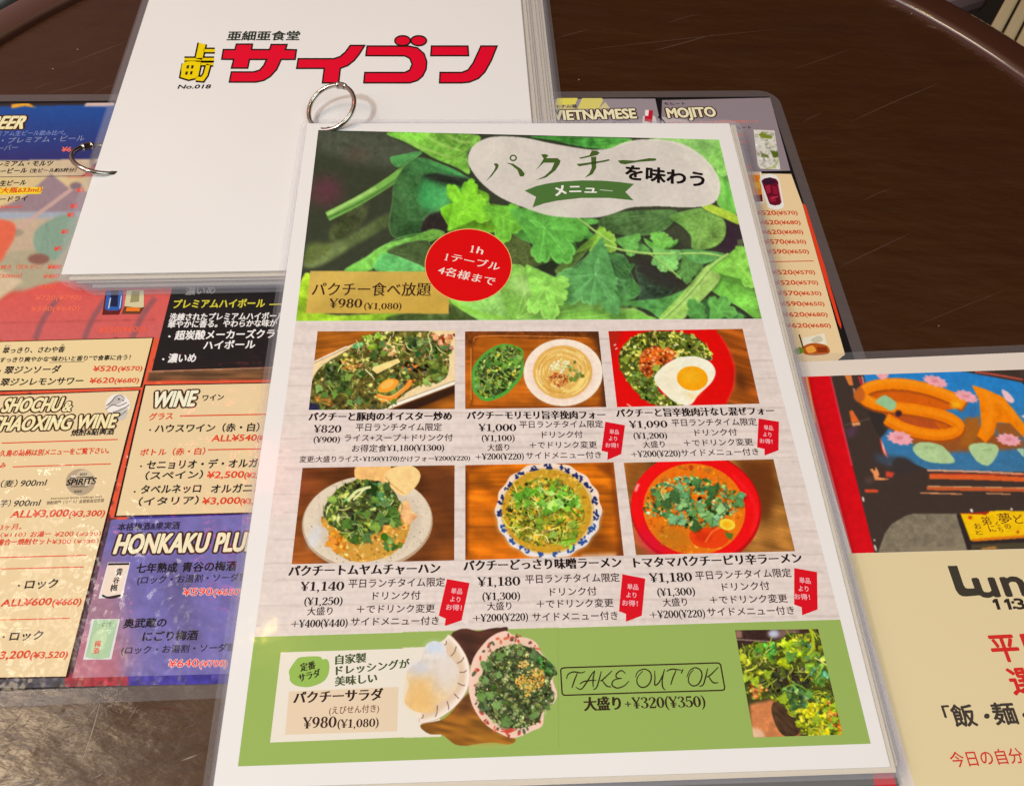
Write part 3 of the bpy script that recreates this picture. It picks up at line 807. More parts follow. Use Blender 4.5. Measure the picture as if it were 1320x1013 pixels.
D.text('（麦）', (0, 432), (135, 426), 52, DK, 'r', 5, Z); D.text('900ml', (160, 424), (370, 416), 50, (50, 45, 48), 'r', 5, Z, .1)
D.text('芋）', (-6, 592), (80, 588), 52, (80, 76, 78), 'r', 5, Z); D.text('900ml', (104, 588), (320, 580), 50, (50, 45, 48), 'r', 5, Z, .1)
D.poly(oval(657, 388, 120, 108), (176, 158, 130), 4, Z); D.poly(oval(690, 350, 70, 60), (204, 186, 154), 4.5, Z)
D.text('SPIRITS', (540, 416), (776, 402), 50, (34, 30, 30), 'h', 5.5, Z, .1); D.text('2023', (648, 335), (708, 332), 18, (60, 55, 50), 'b', 5.5, Z); D.text('GOLD', (604, 474), (668, 472), 18, (60, 55, 50), 'b', 5.5, Z)
D.line([(572, 354), (764, 347)], 8, (34, 30, 30), 5.5, Z); D.text('CHALLENGE', (578, 432), (716, 428), 13, (60, 55, 50), 'b', 5.5, Z)
D.text('International Spirits Challenge 2023', (415, 530), (830, 514), 16, (120, 104, 84), 'r', 5, Z)
D.text('焼酎部門（ラベル）金賞最高位受賞', (378, 573), (846, 552), 27, (120, 104, 84), 'r', 5, Z)
D.text('ALL¥3,000', (82, 679), (552, 668), 58, RED, 'b', 5, Z, .08); D.text('(¥3,300)', (560, 672), (850, 664), 48, RED, 'b', 5, Z, .08)
D.text('3ヶ月。', (-4, 782), (172, 776), 46, RED, 'r', 5, Z)
D.text('（¥110）', (0, 840), (206, 834), 34, RED, 'r', 5, Z); D.text('お湯ー', (246, 838), (408, 832), 42, RED, 'b', 5, Z); D.text('¥200', (442, 833), (596, 828), 38, RED, 'r', 5, Z); D.text('（¥220）', (620, 832), (822, 826), 34, RED, 'r', 5, Z)
D.text('場合ー焼酎セット', (-30, 905), (412, 893), 46, RED, 'b', 5, Z); D.text('¥300', (420, 895), (576, 890), 38, RED, 'r', 5, Z); D.text('（¥330）', (600, 892), (800, 886), 34, RED, 'r', 5, Z)
D.line([(-60, 1006), (706, 985)], 8, RED, 5, Z)
Z = (0, 700, 5.067)
D.line([(-60, 170), (547, 155)], 6, RED, 5, Z); D.line([(-60, 502), (457, 490)], 6, RED, 5, Z)
D.text('ロック', (160, 300), (370, 291), 56, DK, 'b', 5, Z); D.poly(oval(124, 277, 7, 6), DK, 5, Z)
D.text('ALL¥600', (4, 413), (330, 402), 46, RED, 'b', 5, Z, .08); D.text('(¥660)', (338, 406), (526, 400), 40, RED, 'b', 5, Z, .08)
D.text('ロック', (60, 638), (272, 629), 56, (60, 52, 50), 'b', 5, Z); D.poly(oval(24, 612, 7, 6), DK, 5, Z)
D.text('3,200', (-6, 756), (190, 748), 50, RED, 'b', 5, Z, .08); D.text('(¥3,520)', (194, 752), (437, 746), 42, RED, 'b', 5, Z, .08)
D.build('shochu_box', dpage)

# wine box
Z = (150, 480, 5.33)
D = Print(DS, BD)
D.poly([(190, 84), (1130, 66), (1050, 968), (-16, 994)], (46, 16, 14), 2, Z)
D.poly([(202, 92), (1120, 74), (1040, 958), (0, 984)], CREAM, 3, Z)
D.text('WINE', (224, 240), (548, 230), 108, (250, 236, 205), 'o', 5, Z, .1); D.text('ワイン', (590, 198), (735, 191), 40, DK, 'b', 5, Z)
D.text('グラス', (222, 330), (384, 322), 44, RED, 'b', 5, Z); D.line([(438, 300), (1100, 287)], 8, RED, 5, Z)
D.text('ハウスワイン（赤・白）', (262, 414), (978, 404), 52, DK, 'b', 5, Z); D.poly(oval(232, 396, 7, 6), DK, 5, Z)
D.text('ALL¥540', (652, 474), (960, 469), 44, RED, 'b', 5, Z, .06); D.text('(¥590)', (968, 470), (1080, 467), 36, RED, 'b', 5, Z)
D.text('ボトル（赤・白）', (160, 574), (606, 564), 44, RED, 'b', 5, Z); D.line([(630, 532), (1080, 524)], 8, RED, 5, Z)
D.text('セニョリオ・デ・オルガニコ', (205, 666), (1100, 650), 56, DK, 'b', 5, Z); D.poly(oval(170, 645, 7, 6), DK, 5, Z)
D.text('（スペイン）', (196, 738), (590, 728), 52, DK, 'b', 5, Z); D.text('¥2,500', (618, 727), (872, 722), 46, RED, 'b', 5, Z, .06); D.text('(¥2,750)', (878, 726), (1080, 722), 38, RED, 'b', 5, Z)
D.text('タベルネッロ', (165, 834), (575, 826), 56, DK, 'b', 5, Z); D.text('オルガニコ', (648, 830), (1000, 822), 56, DK, 'b', 5, Z); D.poly(oval(126, 820, 7, 6), DK, 5, Z)
D.text('（イタリア）', (150, 916), (560, 904), 52, DK, 'b', 5, Z); D.text('¥3,000', (586, 906), (846, 901), 46, RED, 'b', 5, Z, .06); D.text('(¥3,300)', (850, 905), (1040, 901), 38, RED, 'b', 5, Z)
D.build('wine_box', dpage)

# plum wine box: violet panel over the picture
Zp = (90, 650, 4.05)
pic = Pic(86, 655, 362, 872, (112, 106, 170), 1.3)
pic.poly([(86, 740), (150, 720), (175, 860), (86, 872)], (160, 120, 140), soft=14); pic.poly([(86, 820), (140, 812), (160, 872), (86, 872)], (176, 112, 128), soft=8)
pic.poly([(200, 720), (240, 715), (262, 840), (240, 850)], (88, 78, 120), .5, soft=8); pic.grain(14, 9, .4, .12)
pic.build('violet_panel', DS, [(143.5, 670), (352, 662), (320, 867.5), (93, 873.5)], dpage, 2.5, 1.6, BD)
D = Print(DS, BD)
D.text('本格梅酒&果実酒', (248, 138), (570, 129), 36, (44, 36, 66), 'b', 5, Zp)
D.text('HONKAKU', (216, 256), (724, 246), 100, (250, 226, 190), 'o', 5, Zp, .08); D.text('PLUM', (742, 246), (990, 240), 98, (250, 226, 190), 'o', 5, Zp, .08)
D.text('七年熟成', (344, 358), (556, 353), 46, DK, 'b', 5, Zp); D.text('青谷の梅酒', (584, 352), (866, 345), 46, DK, 'b', 5, Zp)
D.text('(ロック・お湯割・ソーダ割)', (350, 416), (940, 398), 38, DK, 'r', 5, Zp)
D.text('¥590', (588, 476), (742, 472), 38, (238, 52, 44), 'w', 4, Zp); D.text('(¥650)', (748, 475), (900, 470), 32, (238, 52, 44), 'w', 4, Zp)
D.text('奥武蔵の', (278, 645), (500, 639), 44, DK, 'b', 5, Zp); D.text('にごり梅酒', (378, 714), (664, 706), 46, DK, 'b', 5, Zp)
D.text('(ロック・お湯割・ソーダ割)', (266, 782), (880, 764), 38, DK, 'r', 5, Zp)
D.text('¥640', (512, 850), (670, 845), 40, (238, 52, 44), 'w', 4, Zp); D.text('(¥700)', (676, 848), (820, 844), 34, (238, 52, 44), 'w', 4, Zp)
D.poly([(200, 303), (316, 303), (274, 488), (150, 490)], (226, 224, 220), 3.4, Zp)
D.poly([(202, 306), (310, 305), (312, 316), (198, 318)], (44, 34, 36), 4, Zp); D.poly(smooth([(172, 470), (200, 480), (262, 470), (258, 484), (210, 492), (172, 482)]), (50, 38, 40), 4, Zp)
D.poly([(200, 318), (308, 316), (266, 468), (220, 480), (164, 468)], (232, 214, 196), 4, Zp)
D.text('青', (240, 372), (272, 370), 34, DK, 'b', 4.6, Zp); D.text('谷', (224, 412), (256, 410), 30, DK, 'b', 4.6, Zp); D.text('梅', (210, 455), (246, 452), 34, DK, 'b', 4.6, Zp)
D.poly([(115, 598), (263, 598), (217, 808), (70, 810)], (214, 214, 214), 3.4, Zp)
D.poly([(128, 602), (252, 602), (206, 800), (140, 808), (82, 796)], (168, 200, 160), 4, Zp)
D.poly(smooth([(120, 690), (180, 640), (190, 720), (120, 780)]), (188, 212, 168), 4.3, Zp)
D.text('にごり', (168, 640), (215, 636), 22, (120, 120, 84), 'r', 4.6, Zp); D.text('梅', (128, 745), (160, 742), 30, (212, 96, 84), 'b', 4.6, Zp); D.text('酒', (120, 780), (152, 777), 28, (212, 96, 84), 'b', 4.6, Zp)
D.build('plum_wine_lettering', dpage)

# right-hand strip of the drinks menu
Zc = (840, 110, 7.333); Zd = (950, 210, 3.894); Ze = (700, 110, 8.25)
D = Print(DS, BD)
D.poly([(640, 128), (844.5, 127.7), (858, 190), (640, 190)], (150, 140, 146), 2)
D.poly([(150, 140), (368, 138), (345, 205), (130, 215)], (222, 212, 92), 2.6, Ze); D.poly([(415, 140), (628, 140), (640, 165), (590, 255), (365, 255)], (214, 204, 110), 2.6, Ze); D.poly([(40, 215), (345, 205), (330, 262), (40, 262)], (196, 184, 128), 2.5, Ze)
D.poly([(660, 180), (712, 245), (590, 255)], (206, 196, 140), 2.8, Ze)
D.text('ベトナム酒', (78, 246), (358, 240), 30, DK, 'b', 4, Ze)
D.text('VIETNAMESE', (98, 375), (1014, 352), 104, (248, 230, 190), 'o', 4, Ze)
D.text('DRINKS', (120, 440), (650, 425), 40, (130, 118, 92), 'b', 4, Ze)
D.poly([(1062, 330), (1190, 330), (1230, 460), (1050, 460)], (206, 202, 198), 2.8, Ze); D.line([(700, 430), (790, 380), (900, 372), (960, 430)], 9, (96, 90, 92), 2.9, Ze)
D.poly([(1090, 268), (1168, 270), (1160, 405), (1078, 385)], (190, 26, 48), 4, Ze); D.poly([(1088, 266), (1126, 268), (1118, 330), (1082, 326)], (236, 226, 222), 4.5, Ze); D.poly([(1066, 385), (1160, 400), (1150, 420), (1066, 410)], (226, 222, 214), 4, Ze)
D.poly([(853.5, 129.5), (992.6, 126.4), (1018.7, 220.3), (850, 224)], (143, 131, 137), 2)
D.poly([(96, 300), (330, 330), (420, 420), (100, 420)], (186, 178, 178), 2.5, Zc); D.line(smooth([(60, 300), (90, 320), (125, 360), (140, 420)], False), 16, (28, 24, 26), 3, Zc)
D.text('モヒート', (120, 192), (322, 188), 26, (50, 42, 62), 'b', 4, Zc)
D.text('MOJITO', (142, 310), (628, 297), 92, (250, 230, 190), 'o', 4, Zc)
D.text('★まさにミントたっぷりの爽やかなモヒート', (150, 374), (1012, 356), 27, (226, 122, 104), 'b', 4, Zc)
D.text('・ラムとミントのモヒート', (380, 426), (944, 416), 30, (42, 34, 38), 'b', 4, Zc)
D.text('¥570(¥630)', (560, 490), (862, 484), 30, (232, 112, 88), 'b', 4, Zc); D.text('HAVANA', (640, 556), (895, 548), 26, (226, 130, 112), 'b', 4, Zc); D.text('¥620(¥680)', (640, 790), (942, 784), 30, (232, 112, 88), 'b', 4, Zc)
D.poly([(-40, 60), (-20, 52), (272, 57), (330, 215), (542, 962), (480, 1010), (120, 1010)], (232, 206, 158), 2, Zd)
D.poly([(328, 203), (345, 215), (440, 520), (524, 815), (522, 835), (506, 800), (430, 560)], (226, 62, 30), 2, Zd)
vals = ['520(¥570)', '620(¥680)', '620(¥680)', '570(¥630)', '590(¥650)', '520(¥570)', '520(¥570)', '570(¥630)', '590(¥650)', '620(¥680)', '620(¥680)']
for t, y, x0, x1 in zip(vals, (263, 311, 359, 408, 457, 561, 613, 666, 719, 773, 828), (95, 110, 123, 136, 148, 174, 188, 201, 216, 230, 245), (305, 320, 333, 348, 362, 393, 408, 424, 440, 456, 472)):
    a, b_ = t.split('(')
    xm = x0 + (x1 - x0) * .49
    D.text('¥' + a, (x0, y), (xm, y - 1), 23, (206, 76, 34), 'b', 4, Zd); D.text('(' + b_, (xm + 3, y - 1), (x1, y - 3), 19, (206, 76, 34), 'b', 4, Zd)
D.line([(150, 498), (384, 493)], 4, (206, 76, 34), 4, Zd)
D.build('drinks_list', dpage)
pic = Pic(958, 160, 1012, 272, (143, 131, 137), 3); pic.z = Zc
pic.poly([(958, 418), (1163, 428), (1200, 560), (1222, 690), (1216, 802), (1030, 796), (975, 715), (958, 580)], (218, 216, 206))
pic.scat([(975, 440), (1150, 445), (1205, 640), (1205, 780), (1050, 780), (975, 640)], 70, [(226, 226, 216), (180, 180, 160), (196, 198, 176), (150, 156, 120)], 10, 26, sm=False)
pic.poly([(1010, 470), (1050, 435), (1060, 455), (1145, 490), (1130, 510), (1040, 500)], (122, 138, 40)); pic.poly([(1120, 620), (1200, 630), (1205, 680), (1150, 690)], (84, 104, 32)); pic.poly([(1030, 640), (1100, 660), (1110, 690), (1040, 680)], (112, 122, 66)); pic.line([(1080, 790), (1160, 770), (1205, 690)], 16, (170, 186, 110))
pic.build('mojito_picture', DS, Q(Zc, [(962, 422), (1160, 430), (1218, 800), (1006, 790)]), dpage, 4, 1.0, BD)
D = Print(DS, BD)
D.poly([(36, 46), (122, 46), (136, 205), (92, 208), (60, 150)], (238, 232, 222), 3, Zd); D.poly([(48, 56), (114, 56), (126, 160), (76, 165)], (232, 140, 28), 4, Zd); D.poly([(76, 165), (126, 160), (130, 195), (92, 198)], (120, 30, 20), 4, Zd); D.poly([(74, 100), (112, 98), (118, 130), (84, 130)], (246, 178, 60), 4.5, Zd); D.poly([(46, 48), (116, 48), (112, 62), (52, 64)], (226, 190, 160), 4.6, Zd)
D.build('glass_picture', dpage)
D = Print(DS, BD)
D.poly([(112, 88), (122, 68), (160, 56), (196, 64), (212, 86), (236, 214), (230, 228), (200, 236), (162, 230), (154, 218)], (240, 236, 228), 4.8, Zd); D.poly([(122, 92), (136, 80), (165, 74), (196, 82), (206, 94), (224, 200), (214, 212), (190, 216), (166, 210), (160, 200)], (104, 14, 36), 5.2, Zd); D.poly([(140, 118), (166, 110), (170, 150), (150, 156)], (164, 34, 62), 5.6, Zd); D.poly([(176, 116), (200, 122), (208, 160), (182, 158)], (142, 24, 50), 5.6, Zd); D.poly([(158, 172), (190, 168), (196, 196), (168, 198)], (150, 28, 54), 5.6, Zd); D.line([(206, 110), (222, 195)], 4, (206, 110, 126), 5.8, Zd); D.poly(smooth([(126, 98), (160, 76), (196, 96), (160, 112)]), (58, 22, 46), 5.7, Zd); D.line([(172, 180), (205, 170)], 5, (196, 60, 84), 5.9, Zd)
D.build('glass_picture', dpage)
D = Print(DS, BD)
D.poly([(328, 880), (438, 856), (452, 912), (336, 925)], (232, 226, 204), 4, Zd); D.poly(smooth([(330, 925), (380, 905), (450, 918), (462, 955), (400, 966), (340, 960)]), (176, 84, 24), 4.4, Zd); D.poly(smooth([(345, 930), (380, 918), (395, 945), (360, 955)]), (236, 160, 60), 4.8, Zd); D.poly([(400, 925), (450, 925), (455, 950), (405, 952)], (140, 52, 18), 4.7, Zd)
D.line([(312, 862), (332, 930)], 7, (70, 50, 40), 5, Zd); D.poly(smooth([(286, 940), (320, 925), (335, 950), (300, 962)]), (112, 140, 44), 4.9, Zd); D.poly(smooth([(370, 890), (410, 868), (430, 890), (396, 905)]), (202, 196, 170), 4.5, Zd)
D.build('glass_picture', dpage)

# ------------------------------------------------------------------ lunch menu (right)
lt = floor_point((1000, 467.9), .0016)
LS = Sheet(tuple(lt), .112, 0, .21, .297)
lunch = empty('lunch_menu', LS.M, 'laminated lunch menu with cream lower half and a blue signboard photo, on the right', 'menu')
lpage = page('page', lunch, .21, .297, 0, 0, 0, 0, paper_mat((226, 214, 200)), margin=.004, fr=.006)
Zu = (1030, 470, 7.795); Zv = (1160, 470, 7.236); Zw = (1090, 590, 5.739)
pic = Pic(1030, 462, 1604, 718, (64, 52, 46), 1.5)
pic.poly([(1030, 480), (1068.5, 480), (1129, 718), (1095, 718)], (214, 6, 22), tex=.06)
pic.z = Zu
pic.poly([(20, 120), (60, 120), (185, 660), (140, 600)], (200, 30, 30)); pic.line([(75, 120), (110, 300), (160, 580)], 22, (238, 178, 62), sm=False)
pic.poly([(305, 110), (322, 110), (540, 1013), (520, 1013)], (226, 60, 80), .8)
pic.poly([(455, 105), (525, 105), (545, 210), (505, 210)], (224, 128, 60)); pic.poly([(540, 235), (560, 240), (580, 345), (562, 350)], (190, 140, 120)); pic.poly([(505, 470), (535, 455), (600, 560), (615, 600), (535, 620)], (226, 106, 44)); pic.poly([(535, 590), (612, 580), (615, 605), (540, 620)], (244, 176, 100))
pic.line([(450, 610), (680, 550), (770, 520)], 6, (110, 96, 86)); pic.poly([(470, 650), (600, 600), (560, 720), (490, 740)], (84, 58, 76), soft=2)
pic.line([(600, 120), (680, 310)], 24, (196, 44, 56)); pic.line([(632, 115), (680, 300)], 11, (240, 180, 170))
pic.line([(830, 740), (860, 880), (920, 1000)], 40, (214, 56, 44)); pic.line([(828, 740), (862, 880), (930, 1010)], 13, (236, 214, 200))
pic.z = Zv
blue = [(-340, 82), (-210, 70), (560, 60), (1130, 165), (1160, 190), (2300, 300), (2300, 900), (1160, 1000), (280, 985), (100, 910), (-20, 860), (-70, 900), (-100, 870), (-180, 690), (-100, 560), (-60, 510), (-90, 440), (-230, 360), (-300, 260)]
pic.poly(blue, (36, 132, 208), col2=(60, 116, 156), gd=(0, 1), tex=.08)
pic.poly([(-240, 830), (-20, 860), (100, 900), (-60, 960), (-220, 900)], (60, 74, 90), soft=3)
pic.z = Zu
pic.poly(smooth([(760, 380), (850, 400), (960, 480), (970, 570), (900, 640), (830, 720), (760, 640), (700, 480)]), (52, 46, 44), soft=1)
pic.poly(smooth([(950, 960), (1020, 930), (1120, 960), (1180, 1060), (940, 1080)]), (58, 52, 50), soft=2)
pic.z = Zv
pic.poly([(-60, 640), (140, 670), (480, 690), (620, 620), (880, 640), (1000, 700), (1158, 700), (1158, 780), (900, 800), (460, 815), (120, 740)], (150, 84, 36), soft=2); pic.poly([(600, 500), (740, 480), (760, 640), (640, 760), (560, 760)], (166, 98, 30), soft=2)
O1, O2, O3 = (244, 132, 4), (214, 100, 10), (250, 164, 30)
S_ = [(600, 380), (470, 300), (250, 222), (20, 180), (-180, 185), (-320, 230), (-345, 300), (-230, 366), (-40, 396), (200, 428), (430, 486), (545, 560), (520, 620), (400, 652), (220, 640), (30, 588), (-130, 500)]
pic.poly(smooth([(-300, 240), (0, 200), (420, 300), (560, 390), (300, 430), (-100, 380)]), (212, 96, 12), tex=.05); pic.poly(smooth([(-160, 440), (100, 420), (420, 480), (520, 580), (350, 650), (80, 600)]), (184, 80, 30), tex=.08); pic.poly(smooth([(310, 470), (420, 500), (460, 560), (370, 600)]), (206, 96, 16))
pic.line([(x + 8, y + 18) for x, y in S_], 112, (170, 78, 20), soft=.6); pic.line(S_, 104, O1); pic.line([(x, y - 8) for x, y in S_], 46, (250, 150, 20), .6, soft=1.2); pic.line([(x - 4, y - 30) for x, y in S_[:8]], 10, (255, 190, 70), .6, soft=.6); pic.line([(x, y + 34) for x, y in S_[9:]], 12, (214, 104, 8), .7, soft=.6)
pic.poly(smooth([(-430, 300), (-420, 250), (-370, 206), (-330, 250), (-330, 320), (-390, 350)]), (196, 100, 34), soft=1); pic.poly(oval(520, 372, 50, 36), (250, 178, 24), soft=2)
pic.poly([(670, 190), (800, 230), (960, 300), (1060, 420), (1160, 560), (1300, 700), (1300, 780), (1160, 680), (1020, 545), (910, 540), (880, 640), (800, 730), (720, 660), (760, 560), (740, 330)], O1, tex=.1); pic.line([(800, 270), (845, 400), (835, 520), (790, 660)], 54, (250, 150, 24), .7, soft=2); pic.line([(720, 230), (900, 320), (1060, 460), (1200, 620)], 40, (250, 156, 30), .6, soft=2); pic.line([(760, 560), (720, 660), (800, 730), (880, 640), (905, 545)], 9, (190, 96, 14), .8, sm=False); pic.poly([(640, 420), (690, 375), (715, 400), (700, 500), (640, 470)], (52, 112, 170)); pic.poly([(905, 545), (1030, 545), (1158, 690), (900, 640)], (150, 90, 40), soft=1)
pic.z = Zv
PK, GR = (238, 168, 178), (176, 208, 150)
def lotus(x, y, w, h, rot=0.15):
    pts = []
    for k in range(22):
        a = 2 * math.pi * k / 22; r_ = 1.0 if k % 2 else .78
        px_, py_ = w * r_ * math.cos(a), h * r_ * math.sin(a) * (1 if math.sin(a) < 0 else .8)
        pts.append((x + px_ * math.cos(rot) - py_ * math.sin(rot), y + px_ * math.sin(rot) + py_ * math.cos(rot)))
    pic.poly(pts, PK, tex=.08); pic.poly(oval(x, y - h * .1, w * .25, h * .2), (220, 130, 145), soft=1)
lotus(330, 160, 130, 58, .3); lotus(620, 300, 125, 58, .35); lotus(1015, 705, 125, 66, .2); lotus(0, 690, 135, 76, .2)
pic.poly(smooth([(950, 235), (1010, 260), (1065, 330), (1040, 358), (980, 320)]), (240, 200, 205)); pic.poly([(1130, 480), (1180, 460), (1180, 510)], (240, 200, 205)); pic.poly(smooth([(-230, 75), (-120, 70), (-110, 110), (-170, 140)]), PK)
pic.poly(smooth([(120, 790), (160, 735), (250, 722), (380, 750), (460, 820), (512, 895), (470, 920), (300, 912), (190, 870)]), GR, tex=.06); pic.poly(smooth([(645, 790), (670, 740), (780, 730), (890, 745), (920, 800), (870, 900), (810, 940), (720, 900)]), GR, tex=.06); pic.line([(230, 770), (330, 780)], 7, (120, 160, 100), soft=1); pic.line([(760, 800), (860, 790)], 7, (120, 160, 100), soft=1)
pic.poly([(1085, 785), (1160, 780), (1160, 870)], (168, 204, 170))
pic.z = Zu
pic.poly(smooth([(770, 370), (850, 310), (910, 330), (980, 395), (930, 465), (840, 420)]), (150, 200, 150)); pic.poly(oval(1000, 490, 34, 34), (60, 34, 46), soft=1)
pic.z = Zv
pic.line([(700, 66), (900, 95), (1150, 140)], 16, (196, 84, 66)); pic.line([(1120, 60), (2300, 260)], 80, (72, 58, 50))
pic.z = Zw
pic.line([(605, 92), (1000, 104), (1330, 120)], 12, (236, 170, 130)); pic.line([(620, 138), (1000, 146), (1330, 160)], 36, (222, 96, 40)); pic.line([(640, 118), (1330, 128)], 10, (190, 60, 40)); pic.line([(600, 225), (960, 232), (1330, 238)], 26, (196, 92, 46)); pic.line([(610, 210), (1330, 222)], 6, (232, 176, 120)); pic.line([(550, 260), (700, 263), (860, 268)], 9, (226, 150, 100)); pic.line([(1040, 262), (1220, 268)], 8, (220, 150, 100))
pic.poly([(140, 232), (245, 236), (235, 256), (145, 256)], (220, 76, 44)); pic.poly([(180, 85), (200, 80), (215, 100), (225, 65), (250, 120), (240, 145), (320, 155), (310, 162), (215, 165), (205, 120)], (238, 150, 90)); pic.poly([(300, 100), (360, 110), (345, 145), (300, 140)], (216, 70, 50), soft=1); pic.poly(oval(175, 165, 36, 24), (84, 66, 60), soft=2)
pic.poly([(240, 700), (290, 560), (340, 490), (440, 430), (500, 412), (820, 412), (900, 670), (900, 700)], (128, 118, 98), tex=.18); pic.line([(595, 415), (605, 450), (580, 470)], 5, (90, 80, 66)); pic.poly([(480, 655), (880, 660), (885, 690), (480, 690)], (140, 128, 104), soft=1)
pic.poly([(820, 425), (850, 415), (930, 620), (1330, 600), (1330, 660), (900, 680)], (48, 38, 38)); pic.poly([(930, 640), (1330, 625), (1330, 670), (930, 680)], (78, 70, 50), soft=1)
pic.poly([(845, 410), (950, 405), (1040, 398), (1080, 392), (1080, 420), (850, 420)], (170, 40, 26)); pic.poly([(850, 412), (1040, 420), (1070, 395), (1140, 390), (1330, 395), (2600, 380), (2600, 560), (1330, 580), (940, 608), (925, 612)], (244, 198, 8), tex=.05); pic.poly([(925, 600), (1100, 585), (1330, 570), (1330, 590), (940, 618)], (226, 130, 20)); pic.poly(oval(922, 442, 16, 13), (214, 70, 20)); pic.poly(oval(932, 390, 9, 14, -.4), (240, 232, 226)); pic.poly(oval(1228, 380, 8, 10, -.4), (240, 220, 216)); pic.poly(oval(1275, 548, 12, 11), (206, 90, 20)); pic.poly([(1010, 668), (1100, 655), (1130, 670), (1000, 682)], (200, 140, 60), soft=1)
pic.poly(oval(130, 305, 7, 20, -.2), (226, 216, 206)); pic.poly(oval(220, 665, 7, 24, -.3), (220, 210, 200)); pic.poly(oval(213, 608, 5, 8), (220, 210, 200))
pic.build('signboard_photo', LS, [(1032.6, 485.7), (1590, 467.5), (1590, 699.7), (1097.7, 713)], lpage, 1, 1.0)
D = Print(LS)
BR_ = (112, 62, 24)
D.text('弟', (1020, 500), (1085, 494), 60, BR_, 'm', 3, Zw); D.text('に', (1070, 550), (1120, 546), 50, BR_, 'm', 3, Zw); D.text('夢', (1148, 488), (1240, 480), 72, BR_, 'm', 3, Zw); D.text('の', (1185, 528), (1228, 524), 40, BR_, 'm', 3, Zw); D.text('お', (962, 530), (1010, 526), 44, BR_, 'm', 3, Zw); D.text('と', (970, 572), (1014, 568), 36, BR_, 'm', 3, Zw); D.text('く', (1120, 508), (1146, 504), 36, BR_, 'm', 3, Zw); D.text('ど', (1262, 490), (1330, 484), 64, BR_, 'm', 3, Zw); D.text('ち', (1140, 552), (1172, 548), 40, BR_, 'm', 3, Zw)
D.build('plaque_lettering', lpage)
D = Print(LS)
D.poly([(1092, 713.4), (1560, 700.9), (1690, 1075), (1200, 1085)], (223, 206, 161), 1)
Zl = (1060, 700, 3.235)
D.poly(Q((1200, 710, 8.442), [(180, 162), (285, 160), (355, 370), (375, 400), (400, 408), (500, 404), (535, 482), (390, 494), (340, 492), (300, 468), (268, 420)]), (62, 58, 48), 2)
D.text('unch', (652, 222), (1075, 208), 116, (62, 56, 48), 'h', 2, Zl)
for x_ in (708, 756):
    D.poly([(x_, 240), (x_ + 10, 231), (x_ + 22, 231), (x_ + 36, 276), (x_ + 22, 277), (x_ + 12, 246), (x_ + 4, 250)], (48, 42, 38), 2, Zl)
D.poly(oval(794, 246, 7, 6), (48, 42, 38), 2, Zl); D.poly(oval(801, 268, 7, 6), (48, 42, 38), 2, Zl)
D.text('30', (812, 274), (906, 270), 45, (48, 42, 38), 'h', 2, Zl); D.text('ー14:30', (925, 270), (1190, 260), 45, (48, 42, 38), 'h', 2, Zl)
D.text('平日限定', (724, 494), (1210, 470), 108, (208, 44, 38), 'b', 2, Zl); D.text('選べる', (802, 632), (1180, 610), 106, (208, 44, 38), 'b', 2, Zl)
D.text('「', (518, 746), (548, 744), 64, (66, 58, 52), 'b', 2, Zl); D.text('飯', (556, 764), (650, 759), 84, (66, 58, 52), 'b', 2, Zl); D.poly(oval(686, 720, 12, 11), (66, 58, 52), 2, Zl); D.text('麺', (726, 756), (822, 751), 84, (66, 58, 52), 'b', 2, Zl); D.poly(oval(846, 715, 12, 11), (66, 58, 52), 2, Zl); D.text('丼」', (880, 750), (1060, 742), 84, (66, 58, 52), 'b', 2, Zl)
D.text('今日の自分へ', (544, 934), (905, 910), 60, (206, 58, 50), 'r', 2, Zl)
D.build('lunch_lettering', lpage)

# ------------------------------------------------------------------ white booklet (back left)
BS = Sheet((-.22404, .52394, .0075), .08958, 0, .21, .297)
book = empty('menu_booklet', BS.M, 'thick white laminated menu booklet on a steel ring, red restaurant name on its cover', 'menu booklet', 'ring bound menu booklets')
WP = paper_mat((231, 229, 225)); WP2 = paper_mat((222, 212, 190))
cover = page('cover_page', book, .21, .297, 0, 0, 0, 0, WP, margin=.0042, fr=.007)
for k in range(1, 9):
    page('page', book, .21, .297, 0.0019 * k + random.uniform(-.0005, .0005) - .0014, random.uniform(-.0016, .0006) - .00025 * k, -.00075 * k, random.uniform(-.0012, .0012), WP2, margin=.0042, fr=.007)
D = Print(BS)
hole_and_rim(D, 145, 223.2, 4)
D.build('punched_hole', cover)
K0, RD = (40, 24, 14), (222, 8, 44)
Za = (225, 30, 6.0); Zb = (440, 30, 6.0)
D = Print(BS)
def logo(pts, Z, lay=2):
    P = Q(Z, pts); D.poly(P, RD, lay); D.line(P + [P[0], P[1]], 2.0, K0, lay + 1)
logo([(478, 165), (602, 165), (596, 207), (736, 207), (748, 168), (870, 168), (858, 207), (942, 209), (932, 283), (825, 283), (790, 360), (740, 415), (690, 445), (630, 458), (424, 458), (440, 380), (610, 380), (660, 365), (690, 330), (712, 283), (580, 283), (566, 350), (440, 350), (458, 283), (365, 281), (378, 207), (468, 207)], Za)
logo([(957, 278), (1230, 278), (1280, 262), (1320, 228), (1360, 175), (1470, 175), (1430, 240), (1390, 290), (1340, 330), (1282, 352), (1272, 440), (1262, 464), (1144, 464), (1158, 352), (945, 352)], Za)
oct_ = [(200, 180), (520, 180), (590, 195), (640, 240), (660, 300), (655, 360), (630, 410), (590, 445), (530, 464), (174, 464), (182, 384), (490, 384), (530, 365), (548, 320), (530, 275), (490, 255), (190, 254)]
logo(oct_, Zb)
for cx in (474, 598):
    P = Q(Zb, oval(cx, 139, 60, 38)); D.poly(P, RD, 4); D.line(P + [P[0], P[1]], 2.0, K0, 5)
logo([(698, 180), (978, 180), (984, 254), (692, 254)], Zb)
